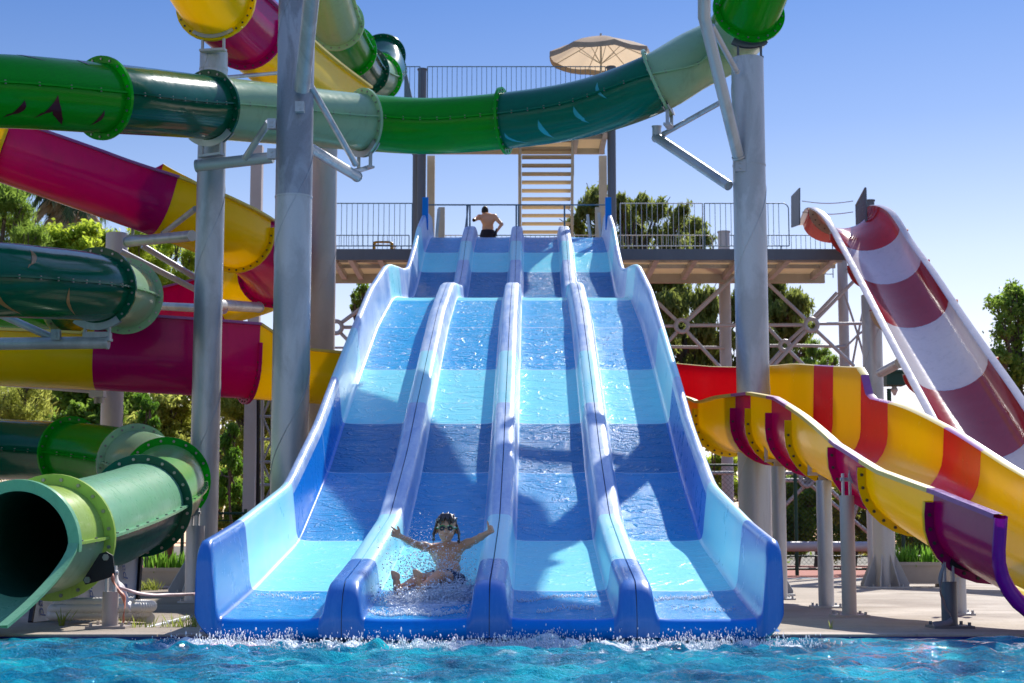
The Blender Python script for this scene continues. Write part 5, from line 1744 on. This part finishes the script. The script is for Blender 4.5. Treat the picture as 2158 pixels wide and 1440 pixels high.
def hand(s, wrist, fwd, palmn, side, L=.125, curl=(.5, .7, .9, 1.1), thumb='up', straight=()):
    """palm and five separate fingers. fwd: wrist to knuckles, palmn: palm facing, side: toward the thumb"""
    f = np.asarray(fwd, float); f /= np.linalg.norm(f)
    sd_ = np.asarray(side, float); sd_ = sd_ - f * sd_.dot(f); sd_ /= np.linalg.norm(sd_)
    pn = np.cross(f, sd_); pn = pn if pn.dot(np.asarray(palmn, float)) > 0 else -pn
    w = np.asarray(wrist, float)
    pal = L * .48
    for o in (-.018, -.006, .006, .018):
        s.cap(w + sd_ * o * .7 * L / .125, w + f * pal * .95 + sd_ * o * 1.25 * L / .125, .0115 * L / .125, .010 * L / .125, .006)
    lens = (.40, .45, .42, .33)
    for i, o in enumerate((.0245, .0085, -.0080, -.0235)):
        b = w + f * pal * (.96, 1.0, .97, .90)[i] + sd_ * o * L / .125
        l = L * lens[i]; c = 0.10 if i in straight else curl[i]
        P_ = [b - f * .015]; a = 0.0; q = b; P_.append(q)
        spread = (.10, .02, -.05, -.12)[i]
        for seg, fr_ in enumerate((.45, .30, .25)):
            a += c * (1.0, 1.15, .8)[seg]
            dr = (f * math.cos(a) + pn * math.sin(a)) + sd_ * spread
            q = q + dr / np.linalg.norm(dr) * l * fr_; P_.append(q)
        s.chain(P_, [.0092 * L / .125, .0085 * L / .125, .0078 * L / .125, .0072 * L / .125, .0058 * L / .125], .003)
    b = w + f * pal * .22 + sd_ * .022 * L / .125
    tdir = sd_ * (.95 if thumb == 'up' else .6) + f * (.35 if thumb == 'up' else .75) + pn * (.1 if thumb == 'up' else .35)
    tdir /= np.linalg.norm(tdir)
    q1 = b + tdir * L * .22; t2 = tdir * .95 + sd_ * (.35 if thumb == 'up' else -.1); t2 /= np.linalg.norm(t2)
    q2 = q1 + t2 * L * .18; q3 = q2 + t2 * L * .15
    s.chain([b - sd_ * .008, q1, q2, q3], [.0125 * L / .125, .0098 * L / .125, .0085 * L / .125, .0065 * L / .125], .005)


def mesh_child(name, parent, V, Q, mat):
    o = np_mesh(name, V, Q, mat, parent, smooth=True)
    return o


def build_child():
    pelvis = P(946, 1222, 13.86)
    root = thing('person', 'wet child in goggles and patterned swim shorts sliding with both arms flung wide', 'person', pelvis)
    s = SDF(P(800, 1300, 13.2) - (.05, .15, .05), P(1065, 1060, 14.5) + (.05, .1, .05), .0052)
    chest = P(941, 1172, 14.10); neck = P(941, 1149, 14.13); belly = P(944, 1199, 13.98)
    shR = P(914, 1157, 14.13); shL = P(969, 1153, 14.13)
    # trunk: ribcage, waist, pelvis
    s.ell(chest + (0, .02, 0), (.126, .078, .110), k=.03)
    s.ell(belly, (.108, .070, .09), k=.05)
    s.ell(pelvis, (.108, .085, .080), k=.05)
    s.cap(chest + (0, .01, .04), neck + (0, 0, .01), .075, .042, .03)
    s.cap(shR, shL, .043, .043, .045)
    s.cap(neck - (0, 0, .01), P(940, 1132, 14.10), .036, .036, .018)
    # pectorals, navel
    for x in (-1, 1): s.ell(chest + (x * .045, -.045, .02), (.045, .022, .034), k=.03)
    # arms
    elR, wrR = P(874, 1147, 13.98), P(842, 1130, 13.78)
    s.chain([shR, (shR * .5 + elR * .5), elR], [.042, .037, .030], .03)
    s.chain([elR, elR * .6 + wrR * .4, wrR], [.031, .030, .0215], .015)
    elL, wrL = P(1003, 1138, 14.0), P(1030, 1122, 13.82)
    s.chain([shL, (shL * .5 + elL * .5), elL], [.042, .037, .031], .03)
    s.chain([elL, elL * .6 + wrL * .4, wrL], [.031, .030, .0215], .015)
    hand(s, wrR, (-.80, -.35, .50), (.2, -.9, -.2), (.35, -.1, .95), L=.128, curl=(.15, .75, .85, .95), thumb='rest', straight=(0,))
    hand(s, wrL, (.55, -.62, .42), (-.65, -.6, -.3), (-.05, .05, 1.0), L=.122, curl=(1.15, 1.2, 1.2, 1.25), thumb='up')
    # legs
    hipR, hipL = pelvis + (-.055, -.02, -.015), pelvis + (.055, -.01, -.01)
    knR, anR = P(886, 1220, 13.55), P(838, 1243, 13.38)
    knL, anL = P(926, 1214, 13.52), P(884, 1240, 13.36)
    for hip, kn, an in ((hipR, knR, anR), (hipL, knL, anL)):
        s.chain([hip, hip * .5 + kn * .5, kn], [.075, .062, .046], .03)
        calf = kn * .65 + an * .35 + np.array((0, .012, -.008))
        s.chain([kn, calf, an], [.046, .044, .027], .02)
        # foot: sole toward the pool, toes up, heel on the lane
        heel = an + np.array((0, .01, -.025)); ball = an + np.array((-.012, -.055, .105)); toe = an + np.array((-.014, -.055, .138))
        s.chain([heel, an * .5 + ball * .5 + (0, -.005, .0)], [.031, .027], .02)
        s.cap(an * .6 + ball * .4, ball, .026, .023, .02)
        for i, o in enumerate((-.026, -.010, .004, .017, .029)):
            s.cap(ball + (o * .8, 0, -.012), toe + (o * 1.05, -.004, (.004, .006, .0, -.008, -.018)[i]), .0125, (.0125, .0095, .009, .0085, .008)[i], .006)
    # head
    hc = P(941, 1113, 14.03); HS = 1.13
    s.ell(hc + HS * np.array((0, .012, .020)), HS * np.array((.073, .088, .086)), k=.02)
    s.ell(hc + HS * np.array((0, -.022, -.038)), HS * np.array((.056, .058, .066)), k=.03)       # face and jaw
    s.ell(hc + HS * np.array((0, -.058, -.088)), HS * np.array((.022, .018, .016)), k=.02)       # chin
    for x in (-1, 1):
        s.ell(hc + HS * np.array((x * .034, -.052, -.045)), HS * np.array((.022, .018, .022)), k=.02)   # cheeks
        s.ell(hc + HS * np.array((x * .028, -.082, -.004)), HS * np.array((.017, .012, .011)), k=.010, cut=True)  # eye sockets
        s.ell(hc + HS * np.array((x * .028, -.068, -.004)), HS * np.array((.013, .012, .012)), k=.004)  # eyeballs
        s.ell(hc + HS * np.array((x * .075, .012, -.018)), HS * np.array((.010, .020, .028)), k=.008)   # ears
    s.cap(hc + HS * np.array((0, -.078, -.004)), hc + HS * np.array((0, -.094, -.033)), .007, .010, .008)   # nose
    for x in (-1, 1): s.ell(hc + HS * np.array((x * .009, -.086, -.036)), HS * np.array((.007, .008, .006)), k=.005)
    s.ell(hc + HS * np.array((0, -.079, -.062)), HS * np.array((.018, .009, .006)), k=.006)      # lips
    s.ell(hc + HS * np.array((0, -.077, -.071)), HS * np.array((.015, .009, .006)), k=.006)
    V, Q = s.mesh()
    tan = skin_mat('wet tanned skin', (.74, .37, .19), .35)
    mesh_child('body', root, V, Q, tan)
    X = s.grid()
    # swim shorts: the skin offset outward around hips and thighs
    ax_ = pelvis
    cutw = (X - (pelvis + np.array((0, 0, .052)))) @ (np.array((.06, .25, .97)))
    dR = (X - (hipR * .42 + knR * .58)) @ ((knR - hipR) / np.linalg.norm(knR - hipR))
    dL = (X - (hipL * .42 + knL * .58)) @ ((knL - hipL) / np.linalg.norm(knL - hipL))
    wob = .008 * np.sin(X[..., 0] * 90) * np.sin(X[..., 2] * 70 + X[..., 1] * 60)
    Fs = np.maximum.reduce([s.F - .012 - wob, cutw, np.minimum(dR, 9), dL])
    box = np.linalg.norm((X - pelvis) / np.array((.34, .42, .22)), axis=-1) - 1
    Fs = np.maximum(Fs, box * .1)
    arms_out = np.maximum(np.abs(X[..., 0] - pelvis[0]) - .33, -1)
    Vs, Qs = s.mesh(np.maximum(Fs, arms_out).astype(np.float32))
    t = NT('patterned swim shorts'); v = t.coord()
    wv = t.n('ShaderNodeTexWave', Scale=11.0, Distortion=5.0, Detail=2.0); t.link(v, wv.inputs['Vector'])
    vo = t.noise(v, 13, 3, .6, 1.2)
    c = t.mix(t.ramp(wv.outputs['Fac'], [(.44, 0), (.5, 1)]), (.02, .025, .05), (.55, .55, .56))
    c = t.mix(t.ramp(vo, [(.52, 0), (.56, 1)]), c, (.035, .05, .10))
    pr = t.principled(Base_Color=c, Roughness=.5, Coat_Weight=.2)
    mesh_child('swim_shorts', root, Vs, Qs, t.finish(pr.outputs[0]))
    # hair: wet, parted on the brow, strands past the ears
    hs = SDF(hc - (.16, .17, .20), hc + HS * np.array((.16, .17, .15)), .0042)
    hs.ell(hc + HS * np.array((0, .016, .024)), HS * np.array((.088, .097, .092)), k=.01)
    face = [(-.2, 0)]
    Xh = (hs.grid() - hc) / HS
    nse = .006 * np.sin(Xh[..., 0] * 140 + 3 * np.sin(Xh[..., 2] * 40)) + .004 * np.sin(Xh[..., 0] * 310 + Xh[..., 2] * 60)
    brow = .040 + .016 * np.cos(Xh[..., 0] * 75 + .7) + .008 * np.sin(Xh[..., 0] * 190)
    cutf = np.minimum(-(Xh[..., 1] + .012), 9)
    facecut = np.maximum(-(Xh[..., 1] - (-.030)), 0)
    open_ = np.maximum(brow - Xh[..., 2], -1)                 # below the fringe
    infront = (-.008 - Xh[..., 1])
    hole = np.minimum(open_, infront)
    hs.F = np.maximum(hs.F + nse, hole).astype(np.float32)
    hs.F = np.maximum(hs.F, (-.065 - Xh[..., 2])).astype(np.float32)
    r = np.random.default_rng(3)
    for i in range(15):
        sgn = -1 if i % 2 else 1
        a = r.uniform(-.02, .05)
        p0 = hc + HS * np.array((sgn * .076, a, .02)); p1 = hc + HS * np.array((sgn * (.086 + r.uniform(0, .014)), a - .005, -.045)); p2 = hc + HS * np.array((sgn * (.082 + r.uniform(-.01, .028)), a - .02, -.085 - r.uniform(0, .04)))
        hs.chain([p0, p1, p2], [.011, .008, .0035], .004)
    for i in range(7):
        x = -.055 + (i + .4 * (i % 2)) * .0175
        hs.chain([hc + HS * np.array((x * .6, -.045, .098)), hc + HS * np.array((x * .95, -.079, .066)), hc + HS * np.array((x * 1.15 + .008, -.085, .040 + .018 * math.sin(i * 2.1)))], [.012, .008, .003], .004)
    Vh, Qh = hs.mesh()
    t = NT('wet brown hair'); v = t.coord((1, 1, .25)); n = t.noise(v, 60, 3, .6)
    c = t.mix(n, (.018, .010, .006), (.10, .055, .030)); pr = t.principled(Base_Color=c, Roughness=.35, Coat_Weight=.4, Normal=t.bump(n, .5, .006))
    mesh_child('hair', root, Vh, Qh, t.finish(pr.outputs[0]))
    # goggles
    gb = MB()
    for x in (-1, 1):
        th = np.linspace(0, 2 * PI, 20, endpoint=False)
        def ringg(rx, rz, y): return [hc + np.array((x * .030 + rx * math.cos(a), -.074 + y + .35 * abs(.03 * x + rx * math.cos(a)) ** 1.3, -.004 + rz * math.sin(a) * (1.0 if math.sin(a) < 0 else .9))) for a in th]
        gb.grid(np.array([ringg(.027, .021, 0), ringg(.028, .022, -.010), ringg(.024, .018, -.015)]), 0, closev=True)
        gb.grid(np.array([ringg(.024, .018, -.015), ringg(.014, .010, -.018), ringg(.001, .001, -.019)]), 1, closev=True)
        top = [hc + np.array((x * .030 + .027 * math.cos(a), -.088 + .35 * abs(.03 * x + .027 * math.cos(a)) ** 1.3, .0 + .021 * math.sin(a))) for a in np.linspace(.25, PI - .25, 9)]
        gb.path(np.array(top), .0042, 6, 2)
        gb.path(np.array([hc + HS * np.array((x * .055, -.072, -.002)), hc + HS * np.array((x * .074, -.035, .0)), hc + HS * np.array((x * .086, .01, .004)), hc + HS * np.array((x * .075, .06, .02))]), .006, 6, 2)
    gb.cyl(hc + HS * np.array((-.006, -.092, -.003)), hc + HS * np.array((.006, -.092, -.003)), .004, n=6)
    gb.build('goggles', [matte('goggle frame', (.01, .012, .012), .3), matte('smoked lens', (.004, .004, .005), .05, 0, spec=.8), matte('green goggle trim', (.01, .35, .10), .35)], root)
    lb = SDF(hc - (.03, .11, .085), hc + HS * np.array((.03, -.05, -.045)), .0025)
    lb.ell(hc + HS * np.array((0, -.0855, -.067)), (.0085, .006, .0055), k=0)
    Vl, Ql = lb.mesh(); mesh_child('mouth', root, Vl, Ql, matte('open mouth', (.08, .012, .012), .4))
    return pelvis, hc


child_pelvis, child_head = build_child()


def build_man():
    hd = P(1022, 445, 41.75)
    sc = 1.0
    feet = np.array((hd[0] + .02, hd[1], ZD))
    root = thing('person', 'shirtless man in dark swim shorts seen from behind on the start platform', 'person', feet)
    H = hd[2] - ZD
    s = SDF(feet - (.6, .5, .02), feet + (.6, .6, H + .3), .0105)
    hip = feet + (0, 0, .88 * min(H / 1.55, 1)); ch = P(1028, 463, 41.6); nk = P(1026, 452, 41.58)
    shl, shr = P(1010, 458, 41.6), P(1042, 457, 41.6)
    hip = np.array((P(1028, 492, 41.6)[0], hd[1] + .02, min(P(1028, 492, 41.6)[2], ZD + .95)))
    s.ell(ch, (.18, .115, .17), k=.05); s.ell((ch + hip) / 2 - (0, 0, .03), (.145, .105, .17), k=.06); s.ell(hip, (.165, .125, .13), k=.06)
    s.cap(shl, shr, .068, .068, .05); s.cap(nk - (0, 0, .04), hd - (0, 0, .06), .058, .055, .03)
    s.ell(hd, (.078, .098, .112), k=.02); s.ell(hd + (0, -.0, .0) + (-.01, .04, -.05), (.06, .07, .07), k=.02)
    for x in (-1, 1): s.ell(hd + (x * .078, .0, -.015), (.012, .022, .032), k=.01)
    s.ell(hd + (-.01, .105, -.03), (.014, .022, .02), k=.01)
    e1, w1 = P(999, 464, 41.3), P(996, 468, 40.6)
    s.chain([shl, e1], [.062, .044], .03); s.chain([e1, w1], [.044, .03], .02)
    hand(s, w1, (-.3, -.9, .1), (0, -.3, -1), (1, .1, .2), L=.19, curl=(.7, .8, .8, .9), thumb='rest')
    e2, w2 = P(1057, 473, 41.5), P(1047, 488, 41.35)
    s.chain([shr, e2], [.062, .044], .03); s.chain([e2, w2], [.044, .03], .02)
    hand(s, w2, (-.3, -.2, -.9), (-1, 0, 0), (0, -1, .1), L=.19, curl=(.3, .35, .4, .45), thumb='rest')
    L_ = hip[2] - ZD
    for x in (-1, 1):
        h0 = hip + (x * .085, 0, -.06); kn = np.array((hip[0] + x * .10, hip[1] - .02, ZD + L_ * .52)); an = np.array((hip[0] + x * .11, hip[1] + .03, ZD + .09))
        s.chain([h0, kn], [.10, .062], .03); s.chain([kn, kn * .6 + an * .4 + (0, .02, 0), an], [.062, .060, .042], .02)
        s.cap(an - (0, .03, .045), an + (0, .14, -.055), .04, .034, .03)
        for i in range(5): s.cap(an + (x * (-.03 + i * .015), .13, -.06), an + (x * (-.032 + i * .017), .185 - .01 * i, -.068), .016, .012, .008)
    V, Q = s.mesh()
    mesh_child('body', root, V, Q, skin_mat('tanned skin', (.68, .36, .22), .05))
    X = s.grid()
    Fs = np.maximum.reduce([s.F - .022, X[..., 2] - (hip[2] + .09), (hip[2] - .36) - X[..., 2], np.abs(X[..., 0] - hip[0]) - .235]).astype(np.float32)
    Vs, Qs = s.mesh(Fs)
    mesh_child('swim_shorts', root, Vs, Qs, matte('navy swim shorts', (.012, .014, .035), .7))
    hs = SDF(hd - (.13, .15, .15), hd + (.13, .15, .17), .008)
    hs.ell(hd + (0, -.006, .012), (.087, .107, .115), k=.01)
    Xh = hs.grid() - hd
    hs.F = np.maximum(hs.F, np.minimum(.03 - Xh[..., 2], Xh[..., 1] - .02)).astype(np.float32); hs.F = np.maximum(hs.F, -.06 - Xh[..., 2]).astype(np.float32)
    Vh, Qh = hs.mesh(); mesh_child('hair', root, Vh, Qh, matte('short dark hair', (.02, .014, .01), .6))


build_man()

# ------------------------------------------------------------------ splash: drops, froth
_oct = np.array([(1, 0, 0), (-1, 0, 0), (0, 1, 0), (0, -1, 0), (0, 0, 1), (0, 0, -1)], float)
_of = np.array([(0, 2, 4), (2, 1, 4), (1, 3, 4), (3, 0, 4), (2, 0, 5), (1, 2, 5), (3, 1, 5), (0, 3, 5)])


def drops(name, pos, size, mat, kind='stuff', label=None, cat='splash', stretch=None):
    m = len(pos)
    sc = size[:, None, None] * np.ones((m, 6, 1))
    o = _oct[None] * sc
    if stretch is not None: o = o * stretch[:, None, :]
    V = (pos[:, None, :] + o).reshape(-1, 3)
    Q = (np.arange(m)[:, None, None] * 6 + _of[None]).reshape(-1, 3)
    ob = np_mesh(name, V, Q, mat, smooth=True, k=3, origin=pos.mean(0))
    tag(ob, label, cat, kind=kind)
    return ob


t = NT('white water'); pr = t.principled(Base_Color=(.86, .89, .92), Roughness=.18, IOR=1.33, Specular_IOR_Level=.8)
tr_ = t.n('ShaderNodeBsdfTranslucent'); t.set(tr_.inputs['Color'], (.9, .93, .96)); mx_ = t.n('ShaderNodeMixShader'); mx_.inputs[0].default_value = .45
t.link(pr.outputs[0], mx_.inputs[1]); t.link(tr_.outputs[0], mx_.inputs[2]); WHITE = t.finish(mx_.outputs[0])
r = np.random.default_rng(17)
cp_ = child_pelvis
pos, siz = [], []
def burst(n, c, sig, s0, s1, lo=None):
    q = np.asarray(c) + r.normal(size=(n, 3)) * np.asarray(sig)
    z = floor_z(q[:, 1]) + .012
    q[:, 2] = np.where(q[:, 2] < z, z + np.abs(q[:, 2] - z) * .25, q[:, 2])
    lane = slide_x(q[:, 1]) - 1.1 + .17
    q[:, 0] = np.maximum(q[:, 0], lane - .02 - .0 * r.random(n))
    q[:, 0] = np.minimum(q[:, 0], slide_x(q[:, 1]) - .15)
    pos.append(q); siz.append((s0 + (s1 - s0) * r.random(n) ** 3.2) * .85)
# fan thrown up beside the hip on the far side
burst(1500, P(890, 1205, 13.6), (.15, .12, .10), .0025, .0075)
burst(520, P(860, 1165, 13.7), (.15, .12, .13), .002, .006)
burst(260, P(880, 1140, 13.75), (.17, .12, .11), .002, .0055)
burst(700, P(940, 1195, 13.7), (.12, .08, .08), .002, .0055)
burst(260, P(985, 1190, 13.9), (.07, .12, .12), .002, .0055)
burst(3200, P(925, 1250, 13.35), (.17, .13, .045), .003, .010)
burst(1500, P(975, 1245, 13.6), (.05, .2, .05), .003, .008)
burst(900, P(860, 1258, 13.15), (.12, .12, .03), .003, .008)
burst(500, P(890, 1290, 12.75), (.2, .10, .02), .003, .007)
pos = np.vstack(pos); siz = np.concatenate(siz)
drops('splash', pos, siz, WHITE, stretch=np.stack([r.uniform(.7, 2.2, len(siz)), r.uniform(.7, 1.6, len(siz)), r.uniform(.7, 1.6, len(siz))], 1), label='white spray of drops thrown up around the sliding child')

# low froth heap the child ploughs through
fz = SDF(P(815, 1300, 12.6) - (.05, .1, .05), P(1005, 1190, 14.2) + (.05, .1, .02), .009)
for i in range(520):
    y = r.normal(13.55, .28); u = r.normal(-.55, .15)
    if y > 14.0 or y < 12.7: continue
    u = min(max(u, -.90), -.2)
    x = slide_x(y) + u
    hgt = max(.0, .06 * math.exp(-((y - 13.75) / .28) ** 2) * math.exp(-((u + .55) / .2) ** 2)) * r.random()
    fz.ell((x, y, floor_z(y) + hgt), (r.uniform(.012, .04), r.uniform(.015, .05), r.uniform(.008, .03)), k=.012)
Vz, Qz = fz.mesh()
ob = np_mesh('froth', Vz, Qz, WHITE, smooth=True, origin=Vz.mean(0)); tag(ob, 'low heap of white froth under the legs of the sliding child', 'foam', kind='stuff')

# froth crests running down the lanes at the lip, and water falling off the lip
pos, siz = [], []
def crest(lane, y0, y1, u0, u1, n, bow=.06, w=.012):
    tt = r.random(n); u = u0 + (u1 - u0) * tt
    y = y0 + (y1 - y0) * tt + bow * np.sin(tt * PI * 2.2 + lane * 2) + r.normal(size=n) * w * (1 + 2 * r.random(n))
    x = slide_x(y) + u
    pos.append(np.stack([x, y, floor_z(y) + .006 + np.abs(r.normal(size=n)) * .008], 1)); siz.append(.002 + .006 * r.random(n) ** 2)
for ln, y0, y1, u0, u1, n in ((0, 13.75, 13.55, -1.95, -1.4, 160), (2, 13.45, 13.75, .2, .85, 420), (2, 12.95, 13.1, .35, .8, 260), (3, 13.45, 13.7, 1.3, 1.8, 420), (3, 13.05, 13.0, 1.4, 1.9, 90),
                              (1, 12.85, 12.72, -.95, -.55, 420), (1, 12.75, 12.85, -.55, -.2, 300)):
    crest(ln, y0, y1, u0, u1, n)
def fall(u0, u1, n, spread=.03, z1=-.04):
    tt = r.random(n) ** .7
    cen_ = r.uniform(u0, u1, 6); u = np.clip(cen_[np.minimum((6 * r.random(n) ** 1.6).astype(int), 5)] + r.normal(size=n) * .05, u0 - .03, u1 + .03)
    y = YF - .01 - .10 * tt - np.abs(r.normal(size=n)) * spread
    z = floor_z(YF) - .05 + (z1 - floor_z(YF) + .05) * tt
    pos.append(np.stack([slide_x(y) + u, y, z], 1)); siz.append(.0025 + .005 * r.random(n) ** 2)
fall(-1.98, -1.45, 420); fall(-.9, -.3, 70); fall(.18, .55, 260); fall(.55, .95, 90); fall(1.3, 1.95, 260)
# jump-ups where the sheets hit the pool
for c, n, sg in (((-2.0, 12.25), 900, .16), ((-1.2, 12.1), 500, .3), ((-.5, 12.05), 700, .3), ((.2, 12.15), 1100, .15), ((.7, 12.05), 500, .3), ((1.4, 12.1), 700, .22), ((1.9, 12.15), 500, .15)):
    q = np.stack([c[0] - .1 + r.normal(size=n) * sg * 1.5, c[1] + r.normal(size=n) * .13, WZ + .01 + np.abs(r.normal(size=n)) ** 1.3 * .03], 1)
    q[:, 1] = np.minimum(q[:, 1], YF - .02)
    pos.append(q); siz.append(.0025 + .007 * r.random(n) ** 2.2)
pos = np.vstack(pos); siz = np.concatenate(siz)
drops('lip_spray', pos, siz, WHITE, stretch=np.stack([np.ones(len(siz)) * .8, np.ones(len(siz)) * .8, r.uniform(.8, 2.6, len(siz))], 1), label='white drops running off the lip of the blue slide into the pool')
SKY_STRENGTH=.15; SUN_STRENGTH=3.4; EXPOSURE=0.88
# ------------------------------------------------------------------ camera, sky and sun
SUN = Vector((0.42, 1.0, 0.92)).normalized()
elev = math.asin(SUN.z)
azim = math.atan2(SUN.x, SUN.y)
w = bpy.data.worlds.new('World'); scene.world = w; w.use_nodes = True
nt = w.node_tree
bg = nt.nodes['Background']
sky = nt.nodes.new('ShaderNodeTexSky'); sky.sky_type = 'NISHITA'; sky.sun_disc = False
sky.sun_elevation = elev; sky.sun_rotation = azim
sky.altitude = 200; sky.air_density = 1.0; sky.dust_density = 0.3; sky.ozone_density = 4.0
tint = nt.nodes.new('ShaderNodeMix'); tint.data_type = 'RGBA'; tint.blend_type = 'MULTIPLY'; tint.inputs[0].default_value = 1
tc = nt.nodes.new('ShaderNodeTexCoord'); sx = nt.nodes.new('ShaderNodeSeparateXYZ'); rp_ = nt.nodes.new('ShaderNodeValToRGB')
nt.links.new(tc.outputs['Generated'], sx.inputs[0]); nt.links.new(sx.outputs['Z'], rp_.inputs[0])
el_ = rp_.color_ramp.elements
while len(el_) < 6: el_.new(.5)
for e_, (p__, c__) in zip(el_, ((0.0, (.74, .54, .53)), (.09, (.72, .53, .50)), (.17, (.58, .475, .46)), (.25, (.345, .35, .41)), (.33, (.20, .27, .39)), (.65, (.82, .80, .95)))):
    e_.position = p__; e_.color = (*c__, 1)
nt.links.new(rp_.outputs[0], tint.inputs[7])
nt.links.new(sky.outputs[0], tint.inputs[6]); nt.links.new(tint.outputs[2], bg.inputs['Color'])
bg.inputs['Strength'].default_value = SKY_STRENGTH
sl = bpy.data.lights.new('sun', 'SUN'); sl.energy = SUN_STRENGTH; sl.angle = math.radians(0.53); sl.color = (1.0, 0.95, 0.87)
so = bpy.data.objects.new('sun', sl); COL.objects.link(so)
so.rotation_euler = (-SUN).to_track_quat('-Z', 'Y').to_euler()
so.location = (20, 40, 40)

cam = bpy.data.cameras.new('camera'); co = bpy.data.objects.new('camera', cam); COL.objects.link(co)
cam.sensor_width = 36.0; cam.lens = F / 2158.0 * 36.0
cam.clip_start = 0.1; cam.clip_end = 3000
co.location = (0, 0, CAMZ); co.rotation_euler = (PI / 2 + TH, 0, 0)
cam.dof.use_dof = True; cam.dof.focus_distance = 14.2; cam.dof.aperture_fstop = 5.0
scene.camera = co
scene.view_settings.view_transform = 'Standard'; scene.view_settings.look = 'None'
scene.view_settings.exposure = EXPOSURE; scene.view_settings.gamma = 1
scene.cycles.max_bounces = 8; scene.cycles.transparent_max_bounces = 8
scene.cycles.caustics_reflective = False; scene.cycles.caustics_refractive = False
